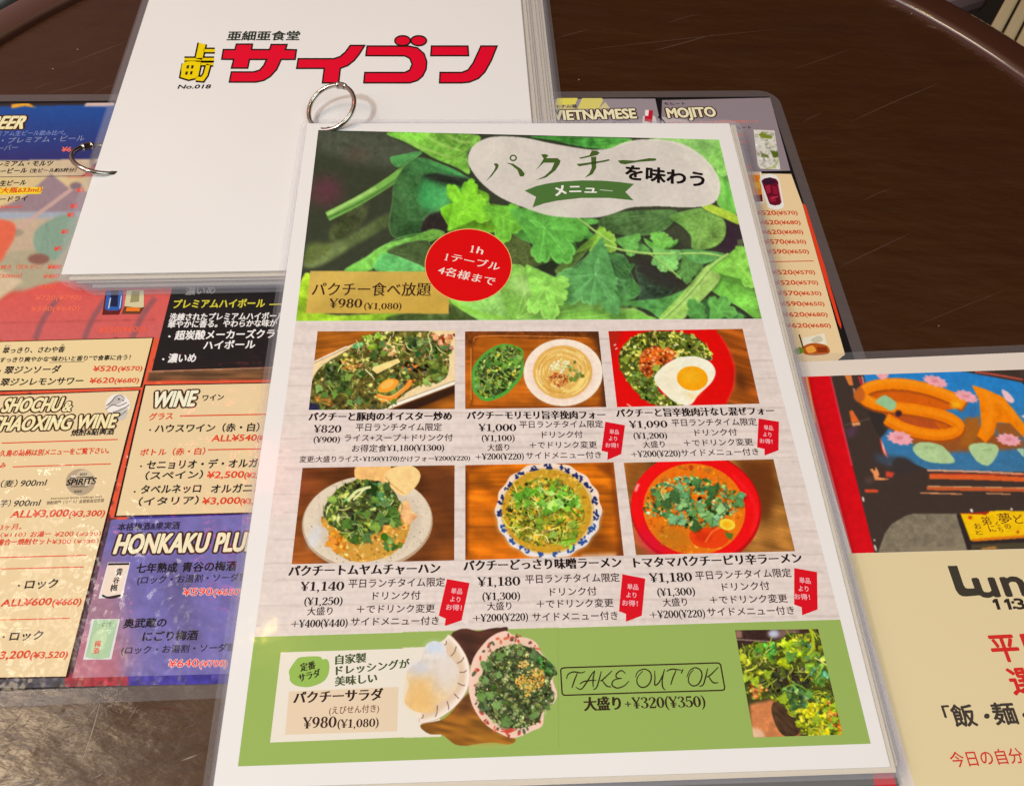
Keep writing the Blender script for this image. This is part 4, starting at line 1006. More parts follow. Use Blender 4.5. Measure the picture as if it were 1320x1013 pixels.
logo([(1080, 180), (1204, 180), (1160, 290), (1110, 380), (1060, 430), (990, 458), (930, 464), (760, 464), (764, 384), (930, 384), (980, 365), (1020, 310)], Zb)
D.build('red_name_lettering', cover)
D = Print(BS)
YL = (236, 208, 0)
def yel(strokes):
    for pts, w in strokes: D.line(Q(Za, pts), (w + 26) / 6, K0, 2)
    for pts, w in strokes: D.line(Q(Za, pts), w / 6, YL, 3)
yel([([(215, 160), (188, 282)], 52), ([(225, 215), (312, 215)], 22), ([(76, 282), (306, 282)], 20),
     ([(80, 315), (190, 315), (170, 410), (110, 425), (62, 410), (80, 318)], 26), ([(120, 318), (100, 415)], 20), ([(60, 365), (175, 365)], 22), ([(200, 318), (300, 318)], 18), ([(262, 320), (240, 400), (215, 435), (165, 430)], 30)])
D.poly(smooth(Q(Za, [(68, 310), (186, 308), (172, 418), (110, 428), (58, 412)])), YL, 3.4)
for x, y in ((105, 340), (140, 340), (95, 388), (132, 386)): D.poly(Q(Za, [(x - 8, y - 12), (x + 10, y - 12), (x + 4, y + 14), (x - 14, y + 14)]), K0, 4.2)
D.build('yellow_name_lettering', cover)
D = Print(BS)
D.text('亜細亜食堂', (404, 136), (962, 134), 66, (50, 56, 46), 'b', 2, Za)
D.build('food_hall_lettering', cover)
D = Print(BS)
D.text('No.018', (24, 508), (274, 506), 30, (34, 28, 24), 'h', 2, Za, .12)
D.build('number_lettering', cover)
binder_ring(book, BS.M, (-0.20247, 0.3019, 0.00582, 0.90258, 1.17799, 0.01368), CLB)

# ------------------------------------------------------------------ coriander menu (front)
MS = Sheet((-.10721, .32694, .0125), .07584, .01598, .21, .297)
menu = empty('menu_booklet', MS.M, 'laminated coriander menu on a steel ring, leafy green header and six dish photos', 'menu booklet', 'ring bound menu booklets')
front = page('front_page', menu, .21, .297, 0, 0, 0, 0, WP, margin=.0033, fr=.005)
# photographed corner of the page pulls up and to the left a little: the real outline of the paper
for (dx, dy, rot, m) in ((.0012, -.0020, .002, WP2), (.0034, .0010, -.004, WP2), (.0030, .0002, .001, WP2)):
    page('page', menu, .21, .297, dx, dy, -.00058 * (1 + len([c for c in menu.children if c.name.startswith('page')])), rot, m, margin=.0033, fr=.005)
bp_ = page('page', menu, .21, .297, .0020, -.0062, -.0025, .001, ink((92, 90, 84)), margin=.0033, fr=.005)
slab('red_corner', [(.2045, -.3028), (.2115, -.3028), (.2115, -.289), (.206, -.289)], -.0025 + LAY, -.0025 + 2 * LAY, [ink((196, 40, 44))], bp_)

# hero picture: coriander leaves
hq = [(410.3, 168), (926.8, 180.3), (982, 411), (381.4, 414)]
pic = Pic(376, 162, 990, 420, (44, 50, 36), 2)
A_, B_ = (380, 150, 3.617), (660, 150, 3.618)
vein = pic.noise(26, 3, -.5); vein2 = pic.noise(22, 3, .7); soft_n = pic.noise(16, 12); fine_n = pic.noise(3, 2.4); big_n = pic.noise(48, 34)
pic.z = A_
def lf(pts, c, c2=None, gd=(1, .3), tex=.35, g=None, soft=.4, sm=True, edge=None):
    """one leaf of the printed picture: cast shade on what is behind, blade, veins, paler rim"""
    ser = []
    P = np.array(smooth(pts, True, 4) if sm else smooth(pts, True, 2)); n = len(P)
    C = P.mean(0); ext = np.ptp(P, axis=0).max()
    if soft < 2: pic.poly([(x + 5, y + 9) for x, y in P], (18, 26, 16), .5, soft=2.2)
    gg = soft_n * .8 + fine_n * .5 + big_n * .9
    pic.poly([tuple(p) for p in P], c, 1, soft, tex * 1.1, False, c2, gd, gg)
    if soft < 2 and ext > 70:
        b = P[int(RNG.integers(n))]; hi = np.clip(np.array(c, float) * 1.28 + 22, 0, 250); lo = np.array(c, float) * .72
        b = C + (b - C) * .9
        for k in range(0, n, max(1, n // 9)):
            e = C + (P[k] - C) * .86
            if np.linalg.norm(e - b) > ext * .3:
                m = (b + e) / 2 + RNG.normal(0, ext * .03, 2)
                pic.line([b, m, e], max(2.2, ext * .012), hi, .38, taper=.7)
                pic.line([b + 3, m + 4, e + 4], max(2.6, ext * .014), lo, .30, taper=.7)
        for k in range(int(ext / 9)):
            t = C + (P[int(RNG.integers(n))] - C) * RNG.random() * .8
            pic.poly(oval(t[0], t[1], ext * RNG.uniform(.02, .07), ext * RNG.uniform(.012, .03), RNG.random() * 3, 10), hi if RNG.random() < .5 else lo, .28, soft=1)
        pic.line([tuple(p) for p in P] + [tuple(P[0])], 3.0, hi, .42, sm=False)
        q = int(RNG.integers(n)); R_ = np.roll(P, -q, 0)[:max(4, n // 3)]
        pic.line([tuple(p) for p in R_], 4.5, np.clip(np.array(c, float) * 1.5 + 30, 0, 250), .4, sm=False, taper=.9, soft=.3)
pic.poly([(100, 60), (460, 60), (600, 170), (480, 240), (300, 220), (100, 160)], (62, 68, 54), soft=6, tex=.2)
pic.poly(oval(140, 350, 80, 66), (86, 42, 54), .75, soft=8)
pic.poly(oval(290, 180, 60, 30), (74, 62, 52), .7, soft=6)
lf([(160, 560), (200, 480), (290, 400), (345, 420), (300, 520), (220, 610)], (70, 84, 44), (58, 66, 40), tex=.5, soft=3)
lf([(40, 700), (100, 620), (250, 560), (430, 455), (450, 500), (300, 590), (130, 690)], (92, 108, 62), (70, 86, 46), soft=2)
lf([(60, 600), (110, 590), (170, 610), (90, 680), (40, 680)], (76, 90, 44), soft=3)
pic.line([(152, 468), (300, 392), (455, 295), (565, 205)], 44, (104, 164, 66)); pic.line([(150, 476), (300, 404), (455, 310), (565, 222)], 12, (54, 92, 40), .7, soft=.6); pic.line([(150, 458), (250, 405), (380, 335)], 14, (166, 214, 112), .7, soft=.6)
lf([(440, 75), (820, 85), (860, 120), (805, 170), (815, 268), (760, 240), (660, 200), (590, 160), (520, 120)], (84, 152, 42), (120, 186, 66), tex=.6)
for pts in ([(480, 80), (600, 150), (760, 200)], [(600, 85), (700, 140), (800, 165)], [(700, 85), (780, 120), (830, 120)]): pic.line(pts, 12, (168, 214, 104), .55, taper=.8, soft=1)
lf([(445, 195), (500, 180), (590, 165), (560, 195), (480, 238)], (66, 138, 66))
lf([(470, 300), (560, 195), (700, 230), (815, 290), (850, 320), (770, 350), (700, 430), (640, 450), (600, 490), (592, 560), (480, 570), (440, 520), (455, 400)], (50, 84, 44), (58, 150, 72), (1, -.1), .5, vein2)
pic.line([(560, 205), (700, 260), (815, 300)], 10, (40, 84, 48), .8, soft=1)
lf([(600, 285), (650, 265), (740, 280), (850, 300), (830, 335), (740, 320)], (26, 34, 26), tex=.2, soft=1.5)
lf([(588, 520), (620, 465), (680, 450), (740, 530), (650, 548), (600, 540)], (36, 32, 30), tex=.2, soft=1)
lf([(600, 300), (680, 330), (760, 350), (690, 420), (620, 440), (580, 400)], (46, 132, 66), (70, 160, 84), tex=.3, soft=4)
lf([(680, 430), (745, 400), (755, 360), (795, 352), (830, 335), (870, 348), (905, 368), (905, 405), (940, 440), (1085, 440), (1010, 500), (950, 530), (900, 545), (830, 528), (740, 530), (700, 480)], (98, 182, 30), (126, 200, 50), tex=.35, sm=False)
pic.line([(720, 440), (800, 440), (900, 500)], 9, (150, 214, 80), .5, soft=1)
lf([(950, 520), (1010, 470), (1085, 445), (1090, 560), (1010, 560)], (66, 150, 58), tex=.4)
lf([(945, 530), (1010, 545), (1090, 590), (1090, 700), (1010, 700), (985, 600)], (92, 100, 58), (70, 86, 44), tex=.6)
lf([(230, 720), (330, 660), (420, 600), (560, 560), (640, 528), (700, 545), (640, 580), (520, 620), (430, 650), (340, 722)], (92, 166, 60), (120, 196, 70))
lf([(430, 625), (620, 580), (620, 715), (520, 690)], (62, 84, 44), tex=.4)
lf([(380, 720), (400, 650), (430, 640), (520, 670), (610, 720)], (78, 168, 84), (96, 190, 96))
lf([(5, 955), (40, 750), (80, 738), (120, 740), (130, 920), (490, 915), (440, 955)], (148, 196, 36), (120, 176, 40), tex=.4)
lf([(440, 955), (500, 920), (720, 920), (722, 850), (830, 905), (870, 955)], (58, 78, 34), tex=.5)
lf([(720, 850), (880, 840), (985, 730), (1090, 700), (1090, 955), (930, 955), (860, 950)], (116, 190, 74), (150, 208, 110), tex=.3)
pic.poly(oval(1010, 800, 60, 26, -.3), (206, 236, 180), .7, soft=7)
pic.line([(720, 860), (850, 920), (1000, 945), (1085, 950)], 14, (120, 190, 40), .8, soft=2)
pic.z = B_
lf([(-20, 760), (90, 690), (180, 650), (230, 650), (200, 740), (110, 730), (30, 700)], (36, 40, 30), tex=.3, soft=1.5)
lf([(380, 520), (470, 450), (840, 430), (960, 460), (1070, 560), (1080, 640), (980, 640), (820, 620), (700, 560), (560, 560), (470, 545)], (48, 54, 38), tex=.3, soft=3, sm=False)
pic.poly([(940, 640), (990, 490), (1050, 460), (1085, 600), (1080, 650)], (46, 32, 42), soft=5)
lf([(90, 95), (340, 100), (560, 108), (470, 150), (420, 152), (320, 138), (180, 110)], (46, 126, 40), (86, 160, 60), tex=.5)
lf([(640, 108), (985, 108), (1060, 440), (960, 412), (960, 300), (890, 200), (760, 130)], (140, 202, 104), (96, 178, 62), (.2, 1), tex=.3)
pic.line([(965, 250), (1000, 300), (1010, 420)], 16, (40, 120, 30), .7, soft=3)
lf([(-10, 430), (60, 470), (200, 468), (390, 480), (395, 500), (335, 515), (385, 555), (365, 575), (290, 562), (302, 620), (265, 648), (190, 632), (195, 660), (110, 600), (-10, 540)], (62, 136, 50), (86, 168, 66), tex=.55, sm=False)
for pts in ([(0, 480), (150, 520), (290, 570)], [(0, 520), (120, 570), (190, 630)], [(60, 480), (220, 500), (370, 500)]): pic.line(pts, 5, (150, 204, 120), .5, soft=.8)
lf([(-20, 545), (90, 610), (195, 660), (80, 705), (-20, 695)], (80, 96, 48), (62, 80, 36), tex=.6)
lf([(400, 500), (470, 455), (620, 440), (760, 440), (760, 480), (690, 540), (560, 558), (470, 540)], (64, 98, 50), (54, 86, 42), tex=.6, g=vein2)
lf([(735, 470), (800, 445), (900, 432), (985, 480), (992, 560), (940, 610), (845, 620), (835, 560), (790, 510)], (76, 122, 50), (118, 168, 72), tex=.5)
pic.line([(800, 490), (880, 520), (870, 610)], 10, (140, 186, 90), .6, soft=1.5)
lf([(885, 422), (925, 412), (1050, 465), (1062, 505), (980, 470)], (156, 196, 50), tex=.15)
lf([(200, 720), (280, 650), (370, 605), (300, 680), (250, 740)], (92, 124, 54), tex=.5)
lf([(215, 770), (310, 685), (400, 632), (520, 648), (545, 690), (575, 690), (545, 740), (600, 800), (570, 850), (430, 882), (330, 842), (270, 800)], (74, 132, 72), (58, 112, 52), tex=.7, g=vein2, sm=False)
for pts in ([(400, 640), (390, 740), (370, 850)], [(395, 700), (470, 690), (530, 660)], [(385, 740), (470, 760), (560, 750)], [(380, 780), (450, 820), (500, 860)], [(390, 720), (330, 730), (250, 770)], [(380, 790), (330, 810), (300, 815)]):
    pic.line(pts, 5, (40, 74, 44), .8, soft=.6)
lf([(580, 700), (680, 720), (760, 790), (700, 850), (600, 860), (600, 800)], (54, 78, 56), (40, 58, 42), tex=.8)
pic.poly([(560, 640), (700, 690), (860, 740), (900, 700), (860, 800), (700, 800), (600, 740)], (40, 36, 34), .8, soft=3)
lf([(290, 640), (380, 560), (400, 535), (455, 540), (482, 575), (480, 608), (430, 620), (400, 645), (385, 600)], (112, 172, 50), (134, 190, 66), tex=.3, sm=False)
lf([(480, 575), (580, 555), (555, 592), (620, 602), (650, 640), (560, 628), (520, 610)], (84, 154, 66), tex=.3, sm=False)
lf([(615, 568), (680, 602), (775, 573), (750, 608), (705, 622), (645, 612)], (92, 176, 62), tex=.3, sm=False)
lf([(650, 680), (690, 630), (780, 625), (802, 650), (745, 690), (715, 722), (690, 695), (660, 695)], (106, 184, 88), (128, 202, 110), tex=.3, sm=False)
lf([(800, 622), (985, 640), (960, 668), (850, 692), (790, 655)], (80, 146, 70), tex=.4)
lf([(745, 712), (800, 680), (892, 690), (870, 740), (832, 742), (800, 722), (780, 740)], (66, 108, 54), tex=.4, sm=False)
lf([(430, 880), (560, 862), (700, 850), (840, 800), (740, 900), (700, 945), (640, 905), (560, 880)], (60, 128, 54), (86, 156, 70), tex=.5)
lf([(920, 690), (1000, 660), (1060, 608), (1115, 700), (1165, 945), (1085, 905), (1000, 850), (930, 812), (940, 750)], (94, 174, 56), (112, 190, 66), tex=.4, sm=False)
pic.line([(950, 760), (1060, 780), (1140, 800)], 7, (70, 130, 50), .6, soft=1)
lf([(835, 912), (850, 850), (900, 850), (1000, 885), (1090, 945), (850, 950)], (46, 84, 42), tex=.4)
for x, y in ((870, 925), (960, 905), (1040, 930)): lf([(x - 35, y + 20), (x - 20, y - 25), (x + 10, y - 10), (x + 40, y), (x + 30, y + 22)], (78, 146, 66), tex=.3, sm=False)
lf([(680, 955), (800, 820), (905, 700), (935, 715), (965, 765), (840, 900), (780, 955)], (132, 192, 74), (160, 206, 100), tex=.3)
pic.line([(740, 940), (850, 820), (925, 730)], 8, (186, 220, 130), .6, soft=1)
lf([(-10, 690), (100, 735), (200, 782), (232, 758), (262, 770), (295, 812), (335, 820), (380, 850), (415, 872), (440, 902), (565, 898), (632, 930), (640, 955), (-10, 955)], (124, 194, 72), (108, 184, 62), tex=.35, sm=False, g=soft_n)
pic.poly(oval(50, 790, 70, 34, .4), (186, 226, 140), .7, soft=8); pic.line([(0, 880), (180, 850), (420, 900)], 9, (156, 214, 100), .5, soft=2)
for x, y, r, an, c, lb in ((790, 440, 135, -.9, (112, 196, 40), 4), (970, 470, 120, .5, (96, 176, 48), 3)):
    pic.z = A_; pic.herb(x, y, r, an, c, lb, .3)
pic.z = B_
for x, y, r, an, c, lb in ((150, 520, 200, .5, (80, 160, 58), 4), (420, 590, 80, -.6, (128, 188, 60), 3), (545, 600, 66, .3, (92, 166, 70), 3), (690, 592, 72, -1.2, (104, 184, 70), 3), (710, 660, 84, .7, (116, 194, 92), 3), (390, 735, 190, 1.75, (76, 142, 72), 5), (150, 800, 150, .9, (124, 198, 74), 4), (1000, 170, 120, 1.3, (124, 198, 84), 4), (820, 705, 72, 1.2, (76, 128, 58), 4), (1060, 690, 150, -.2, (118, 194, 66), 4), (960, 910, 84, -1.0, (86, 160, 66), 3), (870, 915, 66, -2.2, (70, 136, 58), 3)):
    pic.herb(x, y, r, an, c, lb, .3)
for pts, w in (([(430, 600), (520, 625), (640, 640), (760, 640)], 11), ([(640, 640), (720, 700), (790, 760)], 8), ([(300, 470), (420, 560), (470, 590)], 10), ([(700, 945), (820, 830), (930, 700), (1010, 640)], 16), ([(780, 640), (900, 640), (985, 655)], 10)):
    pic.line(pts, w, (166, 212, 104), .9, taper=.4); pic.line([(a + 2, b + w * .5) for a, b in pts], w * .35, (70, 110, 44), .6, taper=.4)
pic.a = 255 * (np.clip(pic.a, 0, 255) / 255) ** .86
pic.grain(5, 4, .3, .08)
pic.a = np.clip((pic.a - 70) * 1.06 + 70, 0, 255)
# cream cloud and gold box are printed over the picture
pic.z = (590, 165, 3.771)
cloud = [(50, 160), (70, 95), (130, 55), (210, 42), (330, 50), (450, 75), (580, 98), (660, 107), (740, 100), (800, 75), (880, 58), (990, 58), (1080, 75), (1160, 115), (1230, 180), (1270, 250), (1275, 310), (1250, 360), (1190, 382), (1100, 387), (1000, 382), (900, 383), (830, 390), (760, 415), (680, 435), (560, 437), (440, 425), (330, 390), (220, 345), (140, 290), (80, 225)]
pic.poly(cloud, (227, 222, 212), .93, tex=.045, sm=True, g=pic.noise(46, 20, .6) + pic.noise(20, 40, .2))
pic.z = A_
pic.poly([(72, 722), (722, 724), (718, 920), (51, 918)], (208, 178, 88), col2=(196, 162, 66), gd=(.3, 1), tex=.10, g=pic.noise(60, 16, -.5))
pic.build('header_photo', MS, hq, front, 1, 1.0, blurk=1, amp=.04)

D = Print(MS)
Zt = (590, 165, 3.771); GT = (70, 96, 40)
for g in ([(175, 175), (190, 172), (200, 182), (195, 197), (165, 236), (134, 263), (150, 245), (176, 208), (184, 190)], [(234, 170), (270, 175), (308, 200), (327, 225), (318, 238), (302, 236), (290, 205), (262, 182)],
          [(405, 130), (425, 128), (441, 134), (430, 148), (485, 148), (500, 160), (495, 177), (475, 207), (430, 242), (378, 256), (422, 235), (455, 205), (470, 170), (418, 170), (376, 210), (400, 180), (418, 150)],
          [(652, 111), (676, 112), (690, 121), (680, 133), (600, 151), (588, 147), (640, 134)], [(577, 176), (600, 174), (690, 162), (735, 153), (741, 159), (715, 166), (590, 188)], [(648, 142), (674, 140), (673, 196), (655, 226), (618, 243), (640, 220), (651, 195)],
          [(778, 160), (800, 157), (860, 160), (930, 148), (960, 149), (967, 156), (958, 161), (880, 166), (812, 178), (790, 174)]):
    D.poly(g, GT, 2, Zt)
ring_o = oval(270, 147, 19, 16.5); ring_i = oval(270, 147, 11, 9)
D.line(oval(270, 147, 14.5, 12.5) + oval(270, 147, 14.5, 12.5)[:2], 7, GT, 2, Zt)
D.text('を味わう', (815, 250), (1198, 288), 66, (26, 20, 18), 'h', 2, Zt)
D.poly([(325, 306), (380, 284), (430, 272), (500, 262), (600, 256), (700, 257), (780, 263), (857, 273), (815, 312), (855, 353), (740, 341), (600, 341), (480, 355), (420, 368), (364, 387), (381, 336)], (76, 116, 56), 2, Zt)
D.text('メ', (478, 333), (530, 328), 50, (244, 242, 226), 'h', 3, Zt); D.text('ニ', (545, 318), (600, 317), 38, (244, 242, 226), 'h', 3, Zt); D.text('ュ', (618, 318), (675, 319), 36, (244, 242, 226), 'h', 3, Zt); D.text('ー', (690, 308), (752, 314), 12, (244, 242, 226), 'h', 3, Zt)
D.build('title_lettering', front)
D = Print(MS)
BRN = (66, 40, 26)
D.text('パクチー食べ放題', (78, 837), (633, 838), 58, BRN, 'm', 2, A_)
D.text('¥980', (160, 893), (312, 893), 43, BRN, 'M', 2, A_); D.text('(¥1,080)', (322, 900), (497, 900), 30, BRN, 'M', 2, A_)
D.build('gold_box_lettering', front)
D = Print(MS)
Zr = (520, 280, 7.765)
D.poly(oval(650, 482, 436, 367, 0, 64), (240, 190, 120), 2, Zr); D.poly(oval(650, 483, 430, 361, 0, 64), (216, 6, 12), 2.5, Zr)
WHT = (246, 226, 214)
D.text('1', (660, 350), (700, 356), 70, WHT, 'M', 3.5, Zr); D.text('h', (728, 362), (790, 374), 74, WHT, 'm', 3.5, Zr); D.text('1', (405, 430), (440, 436), 70, WHT, 'M', 3.5, Zr); D.text('テーブル', (470, 440), (952, 540), 78, WHT, 'm', 3.5, Zr)
D.text('4名様まで', (338, 566), (902, 690), 82, WHT, 'm', 3.5, Zr)
D.build('red_roundel', front)

# white board panel behind the dishes
pic = Pic(322, 405, 1098, 828, (222, 210, 202), 1.2)
pic.grain(46, 1.6, -.012, .05); pic.grain(90, 3, -.012, .03)
for i, y in enumerate((438, 470, 492, 530, 560, 576, 600, 632, 655, 690, 720, 742, 775, 800)):
    xs = np.linspace(322, 1098, 14)
    pic.line([(x, y - .016 * (x - 700) + random.uniform(-.7, .7)) for x in xs], random.uniform(.5, .9), (150, 134, 126), .55)
pic.scat([(322, 405), (1098, 405), (1098, 828), (322, 828)], 60, [(170, 152, 142)], .5, 1.2, 'dot', .6, sm=False)
pic.build('board_panel', MS, [(381.4, 414.6), (982.1, 411.6), (1083, 797.8), (328, 820.2)], front, 1, 1.6)
D = Print(MS)
D.poly([(328, 820.6), (1083, 798.2), (1122.4, 958), (306.7, 987.3)], (149, 177, 90), 1)
D.build('green_footer', front)

# ---- dish pictures
WOOD = [(150, 84, 26), (120, 62, 20), (186, 112, 40)]
def wood(pic, base, ang, amp=.35, py=2.2):
    pic.a[:] = np.array(base) * .86; pic.grain(60, py * 1.4, ang, amp * .55); pic.grain(30, py * 5, ang + .06, amp * .8); pic.grain(46, 30, .5, .5)
GREENS = [(82, 100, 38), (106, 128, 48), (136, 152, 62), (64, 76, 34), (164, 172, 88), (96, 112, 58), (48, 52, 28)]
dishes = []
# 1 oyster stir-fry
pic = Pic(394, 423, 592, 532, WOOD[0], 3); wood(pic, (156, 88, 26), -.12); pic.z = (395, 420, 6.6)
pic.poly([(60, 316), (345, 178), (660, 40), (1270, 30), (1270, 495), (600, 730), (0, 730)], (222, 198, 148), tex=.05)
pic.line([(55, 312), (345, 176)], 12, (232, 214, 190), sm=False); pic.line([(55, 322), (345, 188)], 4, (110, 80, 60), sm=False)
pic.line([(590, 735), (1270, 482)], 26, (236, 222, 206), sm=False); pic.line([(600, 712), (1270, 464)], 5, (130, 110, 96), sm=False)
pic.poly([(700, 720), (1270, 506), (1270, 570), (900, 725)], (48, 28, 18), soft=1)
mass = [(20, 700), (30, 560), (70, 420), (160, 320), (340, 210), (480, 110), (640, 50), (1040, 46), (1200, 200), (1200, 420), (1100, 480), (980, 500), (850, 570), (760, 640), (600, 720), (30, 720)]
pic.poly(mass, (84, 78, 36), sm=True); pic.scat(mass, 260, GREENS + [(186, 156, 84), (120, 88, 44), (200, 180, 110)], 10, 34); pic.scat(mass, 120, [(150, 160, 70), (196, 180, 100), (110, 130, 50)], 8, 18, 'strand')
pic.poly([(150, 350), (230, 320), (330, 400), (380, 480), (320, 560), (200, 570), (160, 450)], (60, 76, 36), tex=.7, sm=True); pic.scat([(150, 350), (330, 340), (380, 480), (320, 560), (200, 570)], 30, [(70, 90, 42), (50, 64, 32), (92, 112, 58)], 14, 34)
pic.scat([(480, 90), (650, 80), (660, 170), (560, 220)], 30, [(120, 168, 48), (96, 146, 44), (146, 186, 66)], 14, 34); pic.poly(oval(440, 170, 50, 26, -.2), (98, 166, 100), sm=False)
pic.scat([(640, 170), (780, 150), (840, 220), (700, 250)], 26, [(206, 156, 96), (178, 122, 70), (222, 180, 120)], 12, 28); pic.scat([(300, 300), (480, 280), (470, 350), (330, 380)], 30, [(200, 150, 80), (170, 120, 56), (186, 170, 90)], 10, 24); pic.scat([(640, 90), (800, 90), (780, 150), (660, 140)], 16, [(206, 206, 96), (176, 190, 66)], 12, 24)
pic.poly([(556, 375), (570, 350), (780, 276), (800, 310), (600, 408)], (222, 196, 116), tex=.1); pic.line([(500, 370), (560, 430), (580, 460)], 9, (214, 204, 150))
pic.poly(oval(695, 508, 95, 52, -.45), (228, 138, 36)); pic.poly(oval(690, 500, 70, 34, -.45), (240, 160, 60)); pic.poly([(570, 590), (640, 620), (740, 600), (830, 540), (860, 440), (935, 460), (850, 550), (740, 640), (640, 650)], (222, 130, 44)); pic.poly(oval(905, 355, 96, 26, .1), (206, 104, 44))
pic.poly([(985, 340), (1040, 290), (1110, 282), (1180, 340), (1205, 400), (1170, 450), (1100, 495), (1060, 440)], (92, 108, 44), tex=.4, sm=True); pic.scat([(830, 90), (1200, 160), (1190, 280), (1000, 260), (850, 180)], 44, [(66, 88, 44), (84, 110, 52), (40, 50, 26), (104, 124, 66)], 16, 44)
pic.scat([(1060, 60), (1262, 60), (1262, 230), (1180, 200)], 24, [(160, 84, 48), (196, 130, 90), (130, 60, 36), (214, 170, 130)], 12, 34, sm=False); pic.scat([(780, 300), (1050, 350), (980, 480), (820, 540), (760, 420)], 26, [(48, 50, 30), (70, 72, 40), (30, 30, 20)], 14, 36)
pic.poly([(0, 730), (25, 655), (90, 660), (130, 730)], (34, 40, 72), soft=1); pic.poly(oval(150, 640, 90, 26, .35), (176, 120, 48))
pic.clump(mass, .55); pic.scat(mass, 46, [(186, 184, 96), (126, 144, 62), (208, 200, 132), (96, 116, 50), (150, 160, 70)], 16, 30, 'strand'); pic.herbs(mass, 26, [(78, 112, 48), (96, 132, 56), (62, 90, 44), (120, 152, 66), (90, 122, 70)], 26, 52); pic.poly(oval(695, 508, 90, 48, -.45), (232, 144, 44)); pic.poly(oval(688, 500, 62, 30, -.45), (244, 170, 76)); pic.poly([(556, 375), (570, 350), (780, 276), (800, 310), (600, 408)], (226, 202, 126), tex=.1); pic.line([(600, 590), (720, 612), (840, 530), (890, 460)], 34, (224, 134, 48), sm=True); pic.line([(610, 584), (720, 602), (830, 524)], 8, (246, 186, 110), .8)
dishes.append((pic, [(409.4, 427.2), (586.6, 426.5), (586.2, 527.2), (398, 528.5)]))
# 2 noodle soup on a tray
pic = Pic(594, 422, 788, 532, WOOD[0], 3); wood(pic, (184, 98, 26), .03); pic.z = (590, 410, 5.333)
pic.poly([(40, 80), (1040, 80), (1040, 125), (520, 150), (150, 120), (105, 200), (40, 210)], (96, 50, 22), .85, soft=2, tex=.5); pic.poly([(860, 80), (1040, 80), (1050, 640), (980, 640), (990, 380), (940, 160)], (70, 40, 24), .9, soft=3)
pic.line([(100, 200), (100, 560), (150, 606), (900, 606), (990, 560)], 9, (112, 56, 20), soft=.7); pic.line([(92, 210), (92, 560)], 5, (226, 150, 70), .8); pic.line([(110, 160), (160, 125), (560, 126), (900, 140)], 6, (214, 130, 60), .8)
bl = [(100, 470), (105, 340), (190, 235), (310, 178), (430, 205), (452, 260), (440, 400), (330, 525), (195, 572), (120, 520)]
pic.poly(bl, (74, 150, 56), sm=True); inn = [(120, 450), (125, 350), (200, 255), (310, 195), (420, 215), (438, 270), (420, 390), (320, 505), (200, 545), (140, 510)]
pic.poly(inn, (46, 66, 28), sm=True); pic.scat(inn, 230, GREENS + [(64, 110, 50), (100, 150, 60), (150, 180, 90)], 8, 24); pic.scat(inn, 16, [(206, 200, 60)], 6, 14)
pic.poly(oval(725, 375, 272, 230), (236, 216, 196)); pic.poly(oval(722, 385, 246, 206), (214, 196, 184), .6, soft=4); pic.poly(oval(722, 372, 205, 184), (208, 164, 86))
for k in range(150):
    a0 = random.uniform(0, 6.28); rr = random.uniform(.2, .95); sp = random.uniform(.3, .9)
    pic.line([(722 + 200 * rr * math.cos(a0 + t * sp), 372 + 178 * rr * math.sin(a0 + t * sp)) for t in (0, .5, 1)], 7, random.choice([(230, 196, 116), (214, 176, 92), (238, 210, 140), (190, 144, 60)]), .9)
pic.scat(oval(690, 425, 74, 50, 0, 12), 60, [(150, 66, 24), (178, 92, 40), (120, 48, 20), (206, 130, 70)], 6, 15); pic.scat(oval(710, 330, 66, 50, 0, 12), 40, [(222, 222, 160), (196, 206, 110), (240, 230, 190)], 7, 18); pic.scat([(770, 310), (850, 320), (850, 400), (770, 440)], 22, [(110, 130, 60), (150, 166, 90), (90, 104, 44)], 9, 24)
for k in range(8): pic.line([(740 + k * 12, 520 - k * 3), (820 + k * 8, 460 - k * 6), (905, 390 - k * 5)], 6, (230, 200, 110), .9)
pic.clump(inn, .5); pic.scat(inn, 24, [(150, 184, 90), (110, 150, 66)], 12, 20, 'strand'); pic.herbs(inn, 16, [(84, 130, 56), (110, 156, 66), (66, 104, 46)], 18, 36)
dishes.append((pic, [(599.4, 427.2), (771.5, 427.2), (781.6, 524.7), (599.7, 527.2)]))
# 3 egg noodles on a red plate
pic = Pic(780, 420, 984, 530, (206, 12, 14), 3); pic.z = (780, 410, 5.333)
wd = pic.noise(50, 3, .3)
pic.poly([(745, 60), (960, 60), (1080, 610), (820, 610), (880, 480), (892, 340), (830, 180)], (150, 78, 26), tex=.5, g=wd); pic.poly([(890, 330), (960, 400), (1000, 520), (900, 500)], (74, 40, 20), .8, soft=5); pic.poly([(10, 80), (120, 80), (40, 300), (30, 200)], (120, 60, 30), .5, soft=3)
pic.line([(790, 120), (860, 240), (890, 350), (880, 470), (830, 600)], 12, (230, 50, 44), .7, soft=1); pic.line([(60, 190), (75, 180)], 9, (244, 180, 170)); pic.line([(70, 215), (85, 205)], 7, (244, 180, 170)); pic.line([(150, 590), (180, 610)], 7, (244, 190, 180))
gm = [(100, 330), (110, 210), (230, 110), (420, 90), (600, 120), (710, 210), (720, 290), (560, 270), (430, 300), (350, 390), (345, 430), (390, 520), (560, 605), (330, 595), (180, 470)]
pic.poly(gm, (74, 84, 30), sm=True); pic.scat(gm, 210, [(150, 160, 50), (110, 130, 44), (78, 96, 34), (190, 186, 80), (56, 66, 28), (206, 206, 110)], 9, 26); pic.scat(gm, 70, [(196, 190, 90), (150, 160, 60)], 7, 15, 'strand')
pic.scat([(160, 400), (230, 390), (350, 450), (360, 590), (250, 540)], 40, [(70, 92, 34), (50, 64, 26), (96, 124, 44)], 12, 32)
